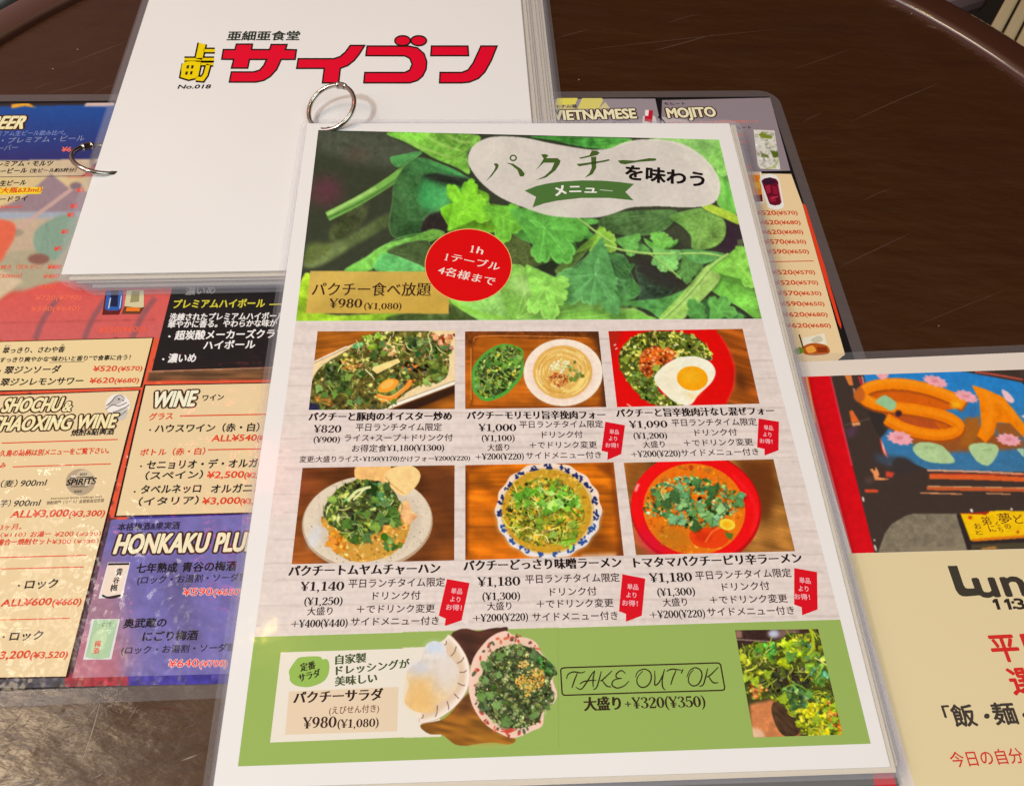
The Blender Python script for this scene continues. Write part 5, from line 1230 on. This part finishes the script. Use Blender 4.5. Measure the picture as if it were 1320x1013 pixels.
mt = [(235, 330), (260, 230), (340, 195), (450, 210), (480, 260), (360, 340), (300, 410)]
pic.poly(mt, (170, 76, 26), sm=True); pic.scat(mt, 130, [(206, 104, 44), (176, 76, 26), (226, 140, 70), (140, 54, 20)], 8, 16, 'dot')
pic.clump(gm, .5); pic.herbs(gm[:6] + gm[-3:], 18, [(132, 150, 56), (160, 176, 70), (98, 122, 46)], 20, 42)
pic.poly([(338, 425), (360, 370), (430, 310), (510, 272), (620, 264), (715, 298), (757, 360), (745, 420), (705, 470), (640, 530), (592, 592), (540, 598), (470, 570), (390, 500)], (242, 228, 202), sm=True); pic.poly([(350, 420), (430, 330), (520, 290), (480, 380), (500, 480), (560, 560), (470, 560)], (226, 208, 176), .5, soft=5)
pic.poly([(520, 500), (640, 540), (720, 440), (740, 420), (690, 480), (640, 520), (600, 560)], (238, 176, 90), .7, soft=3); pic.poly(oval(600, 415, 107, 84, .1), (230, 152, 16)); pic.poly(oval(590, 400, 70, 50), (238, 168, 36), .8, soft=4)
dishes.append((pic, [(784.1, 426.9), (957.2, 424), (979.1, 520.3), (795.4, 524.8)]))
# 4 fried rice
pic = Pic(371, 594, 592, 732, WOOD[0], 3); wood(pic, (136, 76, 32), -.1); pic.z = (360, 590, 4.404)
pic.poly([(800, 30), (1010, 30), (1010, 330), (900, 330)], (104, 60, 36), .6, soft=8); pic.poly([(850, 420), (900, 340), (1000, 450), (760, 600), (700, 600)], (84, 48, 24), .6, soft=7)
pic.poly(oval(500, 370, 372, 268, -.08, 60), (172, 152, 128)); pic.poly(oval(500, 362, 364, 258, -.08, 60), (206, 194, 172)); pic.scat(oval(500, 362, 355, 250, 0, 24), 260, [(120, 104, 84), (150, 132, 108), (96, 84, 70)], 2, 4.5, 'dot', .8, jit=8); pic.poly(oval(505, 372, 300, 208, -.08, 60), (186, 176, 156), .6, soft=3); pic.poly(oval(200, 450, 30, 70, .3), (196, 204, 214), .7, soft=4)
pic.poly([(428, 100), (450, 40), (610, 30), (640, 110), (600, 170), (520, 160), (460, 140)], (224, 178, 112), sm=True, tex=.1); pic.poly([(592, 110), (640, 58), (740, 42), (798, 84), (785, 150), (710, 214), (640, 180)], (238, 196, 134), sm=True, tex=.06); pic.line([(600, 110), (650, 160), (710, 205)], 6, (200, 150, 90))
rc = [(240, 340), (420, 230), (700, 280), (740, 400), (650, 540), (450, 592), (300, 520), (280, 420)]
pic.poly(rc, (190, 146, 62), sm=True); pic.scat(rc, 420, [(212, 168, 82), (226, 190, 110), (176, 126, 46), (156, 104, 36), (206, 140, 50)], 5, 12, 'dot'); pic.scat([(290, 430), (370, 430), (370, 520), (290, 510)], 16, [(222, 152, 50), (206, 128, 36)], 14, 34); pic.scat([(540, 380), (700, 380), (690, 440), (560, 450)], 22, [(226, 150, 60), (236, 170, 90), (206, 124, 40)], 10, 26)
gm = [(250, 300), (330, 180), (430, 130), (540, 130), (650, 190), (690, 290), (660, 370), (560, 390), (480, 480), (400, 470), (330, 400), (290, 380)]
pic.poly(gm, (70, 80, 38), sm=True); pic.scat(gm, 170, GREENS + [(72, 104, 56), (62, 90, 52)], 12, 34); pic.scat([(480, 150), (600, 150), (650, 260), (540, 260)], 30, [(70, 130, 84), (96, 150, 96), (60, 110, 66)], 10, 26); pic.line([(390, 245), (440, 190), (520, 165)], 16, (206, 214, 150)); pic.line([(420, 240), (470, 190), (500, 165)], 9, (224, 230, 180)); pic.line([(370, 440), (410, 465), (450, 475)], 26, (124, 134, 40)); pic.scat([(590, 450), (690, 460), (680, 520), (600, 530)], 14, [(96, 130, 56), (70, 104, 44)], 10, 26)
pic.poly([(668, 330), (690, 260), (730, 245), (750, 300), (785, 330), (730, 378), (700, 350)], (226, 170, 116), sm=True, tex=.25)
pic.clump(gm, .55); pic.scat(gm, 30, [(150, 168, 84), (110, 136, 64), (180, 190, 110)], 12, 22, 'strand'); pic.herbs(gm, 20, [(78, 112, 48), (96, 132, 56), (62, 90, 44), (120, 152, 66), (90, 122, 70)], 26, 50); pic.line([(390, 245), (440, 190), (520, 165)], 14, (206, 214, 150)); pic.line([(420, 240), (470, 190), (500, 165)], 8, (226, 232, 184))
dishes.append((pic, [(390, 603), (586, 599.5), (585.5, 722), (376, 727)]))
# 5 miso ramen
pic = Pic(594, 590, 810, 730, WOOD[0], 3); wood(pic, (210, 112, 18), .0, .4); pic.z = (590, 590, 4.404)
pic.poly([(30, 30), (60, 90), (56, 540), (30, 590)], (96, 46, 14), .9, soft=2); pic.poly([(30, 30), (250, 30), (120, 60), (60, 90)], (120, 60, 20), .8, soft=3); pic.poly([(880, 20), (960, 570), (900, 570), (910, 480), (870, 110), (760, 40)], (110, 54, 18), .85, soft=3); pic.poly([(700, 548), (900, 540), (900, 570), (700, 575)], (224, 190, 170), .7, soft=2)
pic.z = (640, 590, 7.236)
rim = [(485 + 492 * (1 + .018 * math.cos(16 * a)) * math.cos(a), 492 + 448 * (1 + .018 * math.cos(16 * a)) * math.sin(a)) for a in [2 * math.pi * k / 128 for k in range(128)]]
pic.poly(rim, (222, 204, 186)); pic.poly([p for p in rim if p[1] > 480] + [(0, 480)], (206, 212, 218), .8, soft=3); pic.poly(oval(475, 495, 440, 405, 0, 60), (206, 178, 120))
for k in range(19):
    a = 2 * math.pi * k / 19 + .1; cx, cy = 482 + 446 * math.cos(a), 494 + 408 * math.sin(a)
    bc = (28, 40, 92) if math.sin(a) < .1 else (40, 76, 140)
    for q in range(9):
        u, w_ = random.uniform(-44, 44), random.uniform(-22, 22)
        pic.poly(oval(cx - u * math.sin(a) + w_ * math.cos(a), cy + u * math.cos(a) + w_ * math.sin(a), random.uniform(12, 24), random.uniform(8, 13), random.uniform(0, 3), 8), bc, .95)
pic.poly(oval(470, 495, 418, 388, 0, 60), (190, 146, 40)); pic.scat(oval(470, 495, 410, 380, 0, 30), 160, [(206, 160, 50), (176, 140, 40), (150, 130, 36), (214, 180, 80)], 14, 36, a=.8)
gm = oval(450, 500, 350, 320, 0, 20)
pic.scat(gm, 330, [(130, 156, 36), (104, 130, 34), (150, 172, 50), (84, 104, 30), (120, 114, 36), (60, 66, 26), (170, 180, 80), (100, 90, 30)], 12, 38); pic.scat(gm, 150, [(176, 176, 70), (150, 140, 50), (200, 190, 100), (120, 130, 40)], 10, 22, 'strand')
pic.scat([(140, 380), (300, 300), (560, 240), (740, 330), (760, 440), (560, 480), (200, 460)], 60, [(108, 176, 44), (128, 190, 60), (90, 150, 44), (150, 204, 90)], 16, 48); pic.scat([(560, 300), (760, 320), (740, 480), (560, 520)], 14, [(24, 34, 44), (40, 46, 40)], 10, 26); pic.poly(oval(575, 430, 50, 42), (150, 204, 110), sm=False); pic.poly(oval(460, 450, 38, 34), (150, 204, 100)); pic.poly(oval(605, 345, 52, 40), (110, 182, 56))
pic.poly([(510, 540), (535, 520), (600, 590), (580, 612)], (190, 168, 50)); pic.line([(370, 660), (430, 690), (540, 660)], 18, (226, 200, 110)); pic.scat([(600, 740), (740, 750), (740, 830), (620, 820)], 20, [(120, 176, 44), (140, 190, 60)], 14, 34)
pic.clump(gm, .5); pic.scat(gm, 60, [(176, 180, 66), (130, 146, 44), (204, 200, 104), (100, 116, 36)], 22, 44, 'strand'); pic.herbs([(150, 380), (300, 290), (560, 230), (740, 330), (760, 440), (560, 500), (200, 470)], 16, [(112, 176, 50), (134, 190, 64), (92, 150, 46), (156, 204, 96)], 34, 66); pic.herbs([(200, 560), (700, 560), (720, 800), (400, 860)], 10, [(110, 140, 44), (90, 110, 36), (130, 160, 60)], 30, 54)
dishes.append((pic, [(599.8, 599.5), (791, 595.7), (804, 716), (599.8, 721.7)]))
# 6 tomato and egg ramen in a red bowl
pic = Pic(800, 586, 1030, 722, WOOD[0], 3); wood(pic, (176, 120, 56), .25); pic.z = (800, 590, 4.404)
pic.poly([(640, 0), (880, 0), (880, 180), (850, 350), (790, 360), (700, 120)], (98, 54, 24), .9, soft=5); pic.poly([(10, 20), (150, 20), (40, 200)], (128, 72, 26), .7, soft=4)
pic.poly(oval(428, 292, 372, 322, .12, 64), (172, 6, 22)); pic.poly(oval(424, 282, 366, 306, .12, 64), (220, 16, 22)); pic.poly(oval(180, 480, 120, 60, .7), (196, 8, 60), .6, soft=7); pic.line([(85, 190), (95, 160), (105, 150)], 13, (250, 180, 170), soft=1); pic.line([(640, 100), (740, 220), (770, 330), (740, 440)], 10, (240, 70, 70), .6, soft=2)
pic.poly(oval(418, 292, 290, 258, .15, 60), (216, 112, 20)); pic.scat(oval(418, 292, 280, 250, 0, 24), 120, [(226, 130, 24), (200, 90, 16), (236, 150, 44), (176, 110, 30)], 10, 30, a=.7); pic.poly(oval(300, 450, 110, 60, .4), (150, 110, 30), .5, soft=6)
pic.poly([(390, 430), (450, 400), (560, 400), (630, 440), (560, 510), (430, 500)], (216, 66, 16), sm=True); pic.poly(oval(470, 450, 46, 30), (196, 50, 14), soft=2); pic.line([(480, 480), (520, 420), (560, 400)], 8, (230, 110, 50))
gm = [(130, 330), (160, 200), (250, 130), (420, 105), (560, 150), (690, 220), (680, 280), (600, 330), (480, 390), (330, 390), (230, 340)]
pic.scat(gm, 210, [(86, 126, 66), (64, 102, 52), (110, 150, 90), (140, 170, 90), (50, 74, 40), (150, 180, 120), (60, 110, 70)], 8, 26); pic.scat(gm, 40, [(190, 190, 110), (130, 150, 70)], 7, 14, 'strand'); pic.scat([(300, 130), (450, 130), (500, 260), (330, 290)], 34, [(96, 160, 110), (70, 130, 84), (110, 176, 124)], 10, 28)
pic.poly(oval(605, 378, 46, 32, .2), (238, 200, 60)); pic.poly(oval(605, 378, 26, 17, .2), (226, 170, 30), soft=1); pic.poly([(590, 420), (640, 430), (630, 468), (600, 450)], (90, 110, 40)); pic.line([(400, 110), (412, 70)], 6, (110, 140, 50))
pic.clump(gm, .4); pic.herbs(gm, 30, [(92, 140, 78), (70, 116, 60), (120, 166, 100), (60, 96, 50), (106, 160, 110)], 24, 48); pic.line([(250, 240), (230, 190), (260, 160)], 7, (190, 196, 120)); pic.line([(560, 330), (600, 290), (560, 240)], 6, (70, 90, 50))
dishes.append((pic, [(804, 596.4), (997, 591.8), (1024.8, 710.3), (820, 715.3)]))
names = ('stir fry', 'noodle soup with a green salad bowl', 'egg noodles on a red plate', 'fried rice on a speckled plate', 'green ramen in a blue and white bowl', 'orange ramen in a red bowl')
for (p, quad), nm, gm_ in zip(dishes, names, (.88, .90, .92, .96, .94, .95)):
    p.a = 255 * (np.clip(p.a, 0, 255) / 255) ** gm_
    p.a = np.clip((p.a - 96) * 1.14 + 93, 4, 242)
    p.build('dish_photo', MS, quad, front, 2, .85, label='printed photo of ' + nm)

# ---- captions
TB, TD = (34, 18, 18), (62, 40, 38)
def caption(Z, rows, flag=None, label=None):
    D = Print(MS)
    for s, p0, p1, h, st in rows:
        D.text(s, p0, p1, h, TB if st in 'Mb' else TD, st, 3, Z)
    D.build('dish_caption', front, label)
    if flag:
        F_ = Print(MS); fz, pts, t0 = flag
        F_.poly(pts, (214, 8, 30), 2, fz)
        (ax, ay), ux, uy = t0
        for i, (w_, tx) in enumerate(((62, '単品'), (56, 'より'), (88, 'お得！'))):
            cx, cy = ax + (-8 * i), ay + 46 * i
            F_.text(tx, (cx - w_ / 2, cy - uy * w_ / 2), (cx + w_ / 2, cy + uy * w_ / 2), 30, (250, 190, 196), 'r', 3, fz)
        F_.build('red_flag', front)
T1, T2, T3, T4, T5 = '平日ランチタイム限定', 'ドリンク付', '大盛り', '＋でドリンク変更', 'サイドメニュー付き'
caption((370, 410, 5.333), [('パクチーと豚肉のオイスター炒め', (148, 707), (1130, 702), 54, 'M'), ('¥820', (182, 787), (370, 787), 52, 'M'), (T1, (470, 776), (1062, 774), 48, 'r'), ('(¥900)', (180, 856), (362, 856), 42, 'M'), ('ライス+スープ＋ドリンク付', (395, 848), (1138, 845), 46, 'r'), ('お得定食', (445, 920), (682, 919), 46, 'r'), ('¥1,180(¥1300)', (686, 914), (1080, 912), 42, 'M'), ('変更:大盛りライス', (85, 992), (490, 988), 40, 'r'), ('+¥150(¥170)', (492, 984), (770, 982), 32, 'M'), ('かけフォー', (776, 988), (1010, 985), 38, 'r'), ('¥200(¥220)', (1014, 980), (1258, 978), 32, 'M')])
caption((590, 410, 5.333), [('パクチーモリモリ旨辛挽肉フォー', (65, 697), (1015, 692), 52, 'M'), ('¥1,000', (145, 777), (402, 777), 50, 'M'), (T1, (425, 756), (1000, 752), 46, 'r'), ('(¥1,100)', (165, 846), (392, 845), 42, 'M'), (T2, (580, 825), (860, 822), 44, 'r'), (T3, (205, 913), (355, 911), 44, 'm'), (T4, (495, 896), (958, 893), 44, 'r'), ('＋', (122, 974), (162, 974), 36, 'r'), ('¥200(¥220)', (168, 974), (455, 972), 44, 'M'), (T5, (470, 968), (988, 962), 44, 'r')],
        ((590, 410, 5.333), [(1015, 712), (1150, 737), (1124, 935), (1028, 975), (1032, 922), (988, 912)], ((1076, 798), 1, .05)))
caption((780, 410, 5.333), [('パクチーと旨辛挽肉汁なし混ぜフォー', (80, 682), (1165, 664), 52, 'M'), ('¥1,090', (170, 756), (430, 753), 50, 'M'), (T1, (460, 744), (1045, 736), 46, 'r'), ('(¥1,200)', (197, 830), (428, 828), 42, 'M'), (T2, (620, 811), (910, 806), 44, 'r'), (T3, (262, 893), (412, 890), 44, 'm'), (T4, (545, 882), (1020, 873), 44, 'r'), ('＋', (182, 956), (222, 955), 36, 'r'), ('¥200(¥220)', (228, 956), (520, 950), 44, 'M'), (T5, (525, 950), (1058, 940), 44, 'r')],
        ((780, 410, 5.333), [(1055, 690), (1195, 712), (1192, 908), (1097, 945), (1095, 900), (1045, 888)], ((1124, 770), 1, .08)))
caption((360, 590, 4.404), [('パクチートムヤムチャーハン', (52, 672), (912, 655), 56, 'M'), ('¥1,140', (120, 755), (366, 752), 52, 'M'), (T1, (392, 738), (940, 728), 46, 'r'), ('(¥1,250)', (140, 836), (358, 833), 44, 'M'), (T2, (530, 806), (800, 802), 44, 'r'), (T3, (157, 894), (300, 891), 44, 'm'), (T4, (440, 882), (882, 876), 44, 'r'), ('＋', (66, 962), (108, 961), 36, 'r'), ('¥400(¥440)', (112, 963), (387, 957), 44, 'M'), (T5, (405, 953), (905, 946), 44, 'r')],
        ((360, 590, 4.404), [(952, 687), (1080, 710), (1035, 922), (938, 955), (945, 912), (905, 895)], ((1006, 772), 1, .06)))
caption((590, 590, 4.404), [('パクチーどっさり味噌ラーメン', (35, 642), (930, 622), 56, 'M'), ('¥1,180', (115, 729), (355, 724), 52, 'M'), (T1, (385, 713), (920, 702), 46, 'r'), ('(¥1,300)', (140, 808), (355, 804), 44, 'M'), (T2, (525, 784), (790, 778), 44, 'r'), (T3, (168, 866), (305, 862), 44, 'm'), (T4, (450, 852), (885, 845), 44, 'r'), ('＋', (86, 930), (128, 929), 36, 'r'), ('¥200(¥220)', (132, 930), (400, 923), 44, 'M'), (T5, (425, 926), (910, 917), 44, 'r')],
        ((590, 590, 4.404), [(935, 660), (1065, 685), (1045, 895), (955, 930), (955, 885), (915, 870)], ((994, 748), 1, .06)))
caption((800, 590, 4.404), [('トマタマパクチーピリ辛ラーメン', (78, 624), (1032, 596), 54, 'M'), ('¥1,180', (168, 706), (408, 700), 52, 'M'), (T1, (428, 692), (972, 675), 46, 'r'), ('(¥1,300)', (210, 784), (425, 779), 44, 'M'), (T2, (580, 756), (848, 747), 44, 'r'), (T3, (243, 844), (380, 839), 44, 'm'), (T4, (510, 830), (950, 819), 44, 'r'), ('＋', (166, 910), (208, 909), 36, 'r'), ('¥200(¥220)', (214, 910), (482, 903), 44, 'M'), (T5, (495, 898), (988, 887), 44, 'r')],
        ((800, 590, 4.404), [(985, 625), (1115, 648), (1118, 860), (1030, 893), (1028, 848), (985, 832)], ((1048, 712), 1, .06)))

# ---- footer: salad box, salad picture, take-out stamp, plant picture
Zs = (340, 815, 6.0)
D = Print(MS)
D.poly([(362, 840.6), (566, 834.2), (566, 948), (348.2, 956.6)], (228, 222, 206), 2)
D.poly(smooth([(195, 300), (215, 260), (240, 225), (270, 195), (340, 185), (430, 185), (455, 206), (490, 206), (507, 250), (500, 320), (470, 370), (420, 400), (340, 422), (250, 410), (205, 375), (201, 340)]), (146, 184, 84), 3, Zs)
GT2 = (66, 82, 40)
D.text('定番', (288, 302), (400, 278), 58, (40, 40, 26), 'M', 4, Zs); D.text('サラダ', (275, 384), (440, 338), 58, (40, 40, 26), 'M', 4, Zs)
D.text('自家製', (555, 247), (790, 230), 68, GT2, 'M', 4, Zs); D.text('ドレッシングが', (560, 330), (1128, 272), 66, GT2, 'M', 4, Zs); D.text('美味しい', (552, 415), (875, 385), 68, GT2, 'M', 4, Zs)
D.poly([(195, 455), (1042, 420), (1030, 762), (165, 790)], (224, 204, 174), 3, Zs)
D.text('パクチーサラダ', (230, 550), (918, 522), 86, (46, 26, 24), 'M', 4, Zs); D.text('(えびせん付き)', (505, 632), (890, 614), 56, (120, 84, 62), 'r', 4, Zs)
D.text('¥980', (303, 742), (560, 733), 88, (56, 30, 28), 'M', 4, Zs); D.text('(¥1,080)', (568, 738), (888, 727), 66, (56, 30, 28), 'M', 4, Zs)
D.build('salad_box', front)
pic = Pic(518, 804, 726, 966, (149, 177, 90), 3); pic.z = (500, 800, 5.5)
pic.poly([(-200, -60), (1400, -60), (1400, 42), (-200, 88)], (222, 210, 202)); pic.poly([(40, 192), (330, 182), (380, 820), (40, 830)], (228, 222, 206))
wdn = pic.noise(20, 5, .2)
pic.poly([(450, 100), (500, 62), (560, 55), (640, 72), (720, 55), (790, 48), (850, 66), (700, 300), (560, 300), (500, 180)], (78, 42, 30), tex=.4, g=wdn, sm=True)
pic.poly([(232, 735), (400, 690), (540, 540), (600, 520), (720, 720), (900, 830), (860, 875), (760, 862), (660, 868), (560, 884), (480, 876), (430, 840), (380, 806), (290, 800)], (140, 86, 24), tex=.5, g=wdn, sm=True); pic.poly([(590, 790), (800, 800), (860, 868), (600, 872)], (186, 122, 32), .6, soft=5); pic.poly([(500, 120), (600, 80), (640, 200), (600, 320), (560, 280)], (52, 30, 26), .6, soft=5); pic.poly([(520, 560), (600, 520), (600, 640), (480, 680)], (70, 36, 26), .7, soft=5)
plate = [(440, 100), (500, 160), (560, 260), (582, 360), (570, 470), (520, 560), (440, 640), (340, 700), (235, 722), (222, 690), (170, 630), (122, 580), (120, 540), (148, 460), (130, 390), (150, 330), (240, 260), (260, 190), (300, 150), (370, 148), (400, 130)]
pic.poly(plate, (236, 222, 204), sm=True); pic.poly([(430, 130), (490, 200), (535, 300), (552, 380), (540, 460), (480, 550), (400, 620), (330, 670), (240, 700), (300, 400)], (214, 186, 152), .8, soft=2)
for a_, b_ in (((400, 170), (415, 140)), ((445, 250), (485, 180)), ((490, 300), (540, 255)), ((500, 362), (560, 350)), ((495, 440), (548, 455)), ((470, 515), (505, 550)), ((420, 570), (430, 630)), ((350, 600), (335, 680)), ((250, 660), (235, 690))): pic.line([a_, ((a_[0] + b_[0]) / 2 + 6, (a_[1] + b_[1]) / 2 + 8), b_], 6, (96, 62, 50))
pic.line(plate[:10], 5, (170, 132, 108), .8); pic.line([(x - 16, y) for x, y in plate[:9]], 7, (248, 240, 228), .8, soft=.4)
ck = [(300, 152), (350, 146), (405, 180), (420, 240), (470, 290), (505, 350), (500, 420), (470, 500), (400, 560), (330, 600), (340, 640), (250, 650), (170, 630), (122, 580), (122, 540), (150, 460), (130, 390), (150, 340), (230, 280), (255, 210)]
pic.poly(ck, (218, 220, 226), col2=(228, 190, 124), gd=(-.25, 1), sm=True, tex=.08); pic.poly([(150, 400), (300, 400), (340, 600), (240, 640), (130, 580)], (228, 176, 92), .6, soft=7); pic.poly(oval(330, 190, 60, 34), (190, 212, 234), .8, soft=4); pic.poly(oval(230, 335, 80, 36, -.1), (184, 196, 220), .7, soft=6); pic.poly([(340, 280), (440, 280), (490, 380), (420, 520), (360, 400)], (220, 210, 200), .8, soft=5); pic.line([(330, 300), (345, 400), (330, 520)], 10, (170, 160, 160), .6, soft=3)
bowl = [(840, 72), (900, 110), (1000, 125), (1060, 165), (1080, 220), (1150, 290), (1190, 350), (1170, 420), (1200, 520), (1170, 590), (1110, 640), (1095, 740), (1020, 780), (900, 828), (800, 800), (690, 730), (610, 620), (575, 500), (580, 380), (610, 260), (690, 150), (760, 95)]
pic.poly(bowl, (238, 200, 180), sm=True); pic.poly(oval(880, 460, 268, 345, 0, 40), (222, 190, 160), .7, soft=3)
for k in range(60):
    a = random.uniform(.7, 5.6); rr = random.uniform(.86, .98); pic.poly(oval(875 + 290 * rr * math.cos(a), 460 + 370 * rr * math.sin(a), random.uniform(8, 24), random.uniform(6, 14), random.uniform(0, 3), 9), random.choice([(196, 64, 44), (214, 96, 66), (150, 50, 40), (70, 80, 60), (232, 200, 170)]), .9)
for k in range(9): pic.line([(860, 790), (860 + 60 * math.cos(3.3 + k * .32), 790 + 56 * math.sin(3.3 + k * .32))], 9, (196, 66, 50))
gm = [(620, 470), (660, 400), (710, 260), (800, 190), (940, 170), (1060, 220), (1160, 300), (1190, 360), (1150, 440), (1180, 560), (1100, 640), (1060, 720), (930, 760), (800, 740), (700, 660), (640, 560)]
pic.poly(gm, (52, 66, 32), sm=True); pic.scat(gm, 420, [(74, 96, 46), (92, 116, 56), (60, 72, 38), (116, 140, 72), (92, 98, 54), (48, 54, 30), (150, 160, 96), (110, 116, 70)], 11, 30); pic.scat(gm, 70, [(196, 186, 110), (226, 216, 160), (150, 160, 70)], 5, 11); pic.scat([(1000, 230), (1140, 300), (1160, 420), (1080, 330)], 40, [(84, 150, 56), (64, 120, 44), (50, 84, 40)], 12, 30)
pic.clump(gm, .5); pic.herbs(gm, 22, [(80, 116, 52), (66, 92, 46), (104, 140, 70), (56, 76, 40)], 28, 54); pic.scat([(900, 430), (960, 380), (1080, 330), (1110, 420), (1060, 490), (980, 500)], 110, [(226, 176, 66), (206, 146, 40), (240, 200, 110), (190, 130, 40), (232, 188, 90)], 7, 17); pic.scat([(930, 320), (960, 260), (1000, 240), (990, 330)], 20, [(226, 186, 100), (206, 170, 80)], 7, 14); pic.scat([(970, 480), (1010, 480), (1000, 560), (975, 560)], 14, [(226, 180, 80)], 6, 12)
pic.a = 255 * (np.clip(pic.a, 0, 255) / 255) ** .93
sel = np.abs(pic.a - 255 * (np.array([149, 177, 90]) / 255) ** .93).max(-1) < 2; pic.a[sel] = (149, 177, 90)
sel = np.abs(pic.a - 255 * (np.array([228, 222, 206]) / 255) ** .93).max(-1) < 2; pic.a[sel] = (228, 222, 206)
pic.build('salad_photo', MS, [(519, 805.4), (719.2, 808.1), (719.8, 963.5), (521, 965)], front, 4, .85, amp=0)
Zk = (710, 845, 5.5)
D = Print(MS)
rr = [(70, 100), (78, 88), (100, 84), (600, 68), (1170, 50), (1192, 52), (1204, 64), (1232, 222), (1230, 238), (1216, 244), (600, 262), (104, 279), (88, 276), (80, 262)]
D.line(rr + rr[:2], 10, (52, 36, 18), 2, Zk)
for st_ in ([(112, 165), (122, 132), (160, 114), (215, 120), (244, 110)], [(190, 118), (165, 180), (150, 228)], [(176, 222), (215, 236), (252, 190), (290, 130), (312, 105)], [(312, 105), (300, 160), (300, 222)], [(205, 200), (240, 180), (322, 172)], [(358, 108), (345, 160), (325, 222), (300, 240)], [(436, 104), (372, 165), (350, 178)], [(362, 170), (395, 212), (428, 220)],
            [(530, 126), (500, 104), (465, 128), (468, 155), (505, 160)], [(500, 160), (448, 172), (434, 206), (470, 228), (520, 212), (554, 178)], [(600, 152), (618, 112), (665, 94), (706, 120), (710, 170), (682, 214), (640, 222), (612, 192), (616, 150), (652, 108)], [(736, 104), (738, 160), (738, 206), (764, 192), (792, 140), (806, 94)], [(806, 94), (790, 170), (794, 222), (812, 242)],
            [(820, 110), (858, 94), (925, 102)], [(888, 102), (864, 160), (850, 206)], [(938, 94), (924, 124)], [(964, 152), (984, 106), (1024, 84), (1064, 106), (1070, 150), (1046, 200), (1006, 212), (976, 182), (984, 132), (1012, 98)], [(1112, 88), (1100, 140), (1080, 204), (1052, 216)], [(1188, 80), (1132, 135), (1104, 150)], [(1118, 146), (1150, 188), (1188, 190)]):
    D.line(smooth(st_, False, 8), 10, (46, 40, 20), 2.5, Zk, taper=.45)
D.text('大盛り', (240, 390), (498, 382), 90, (52, 36, 20), 'M', 2.5, Zk); D.text('+¥320(¥350)', (522, 374), (1100, 362), 80, (52, 36, 20), 'M', 2.5, Zk)
D.build('take_out_stamp', front)
pic = Pic(940, 802, 1092, 956, (60, 60, 30), 3); pic.z = (930, 800, 6.333)
pic.poly([(90, 50), (820, 50), (850, 250), (130, 260)], (58, 36, 32), tex=.4); pic.line([(110, 150), (420, 170)], 12, (130, 110, 100)); pic.poly(oval(430, 105, 50, 34), (190, 196, 216), soft=2); pic.poly([(110, 75), (165, 80), (170, 140), (120, 140)], (150, 110, 96), soft=1); pic.poly([(460, 60), (640, 60), (620, 130), (480, 160)], (140, 110, 100), .8, soft=3)
pic.poly([(230, 680), (420, 640), (640, 880), (640, 960), (240, 960)], (206, 128, 76), soft=2, tex=.15); pic.poly([(240, 860), (340, 900), (360, 960), (240, 960)], (226, 186, 150), soft=2); pic.poly([(410, 690), (480, 640), (590, 700), (640, 880), (600, 940), (500, 930), (430, 820)], (74, 52, 34), tex=.5, g=pic.noise(10, 3, .8), sm=True)
gm = [(140, 270), (200, 200), (330, 180), (450, 160), (560, 100), (700, 110), (760, 60), (830, 240), (880, 460), (910, 640), (980, 930), (700, 940), (590, 780), (420, 640), (260, 640), (200, 560)]
pic.poly(gm, (74, 82, 24), sm=True); pic.scat(gm, 170, [(150, 170, 30), (116, 150, 34), (180, 186, 40), (84, 106, 30), (60, 70, 26), (200, 196, 50), (110, 140, 60)], 14, 44); pic.scat(gm, 70, [(196, 200, 80), (120, 146, 40), (176, 190, 40)], 12, 24, 'strand')
pic.scat([(320, 380), (560, 380), (700, 430), (700, 560), (480, 600), (340, 520)], 46, [(40, 36, 26), (56, 56, 34), (30, 28, 20), (70, 76, 44)], 16, 44)
pic.scat([(290, 200), (420, 190), (420, 290), (320, 290)], 20, [(76, 176, 56), (96, 190, 64), (60, 146, 50)], 18, 40); pic.scat([(500, 180), (720, 170), (700, 290), (540, 290)], 40, [(166, 196, 24), (146, 180, 24), (186, 206, 40)], 20, 48); pic.poly([(450, 350), (490, 300), (545, 310), (548, 400), (500, 370)], (186, 206, 20), sm=True)
pic.scat([(480, 540), (700, 540), (720, 680), (600, 740), (560, 640)], 44, [(84, 130, 64), (70, 112, 54), (104, 150, 76), (50, 76, 40)], 16, 42); pic.scat([(590, 740), (800, 680), (900, 800), (880, 930), (700, 930)], 60, [(214, 206, 16), (190, 196, 20), (150, 176, 24), (220, 214, 50)], 18, 44); pic.scat([(850, 640), (960, 760), (980, 930), (870, 900)], 40, [(150, 186, 24), (214, 120, 30), (120, 160, 20), (226, 140, 40)], 16, 40); pic.scat([(230, 480), (370, 560), (260, 650)], 24, [(226, 140, 60), (206, 120, 44), (236, 170, 90)], 14, 34, sm=False); pic.scat([(660, 180), (850, 300), (880, 480), (720, 500), (690, 330)], 50, [(120, 160, 40), (146, 176, 50), (96, 134, 56), (90, 160, 110)], 16, 44)
pic.clump(gm, .45); pic.scat(gm, 60, [(150, 176, 40), (110, 146, 44), (70, 96, 36), (190, 200, 60)], 18, 34, 'strand'); pic.herbs(gm, 12, [(150, 180, 36), (120, 160, 44), (96, 146, 60), (186, 200, 44)], 34, 66)
pic.line([(720, 60), (745, 130), (740, 230), (700, 280)], 22, (176, 196, 30)); pic.line([(760, 300), (830, 340), (880, 380)], 10, (226, 220, 130))
pic.build('plant_photo', MS, [(947.5, 812), (1054.5, 810.5), (1086.4, 946.5), (971.5, 950)], front, 2, .85)
D = Print(MS)
hole_and_rim(D, 423.5, 166.2, 3.6)
D.build('punched_hole', front)
binder_ring(menu, MS.M, FRING, CLF)
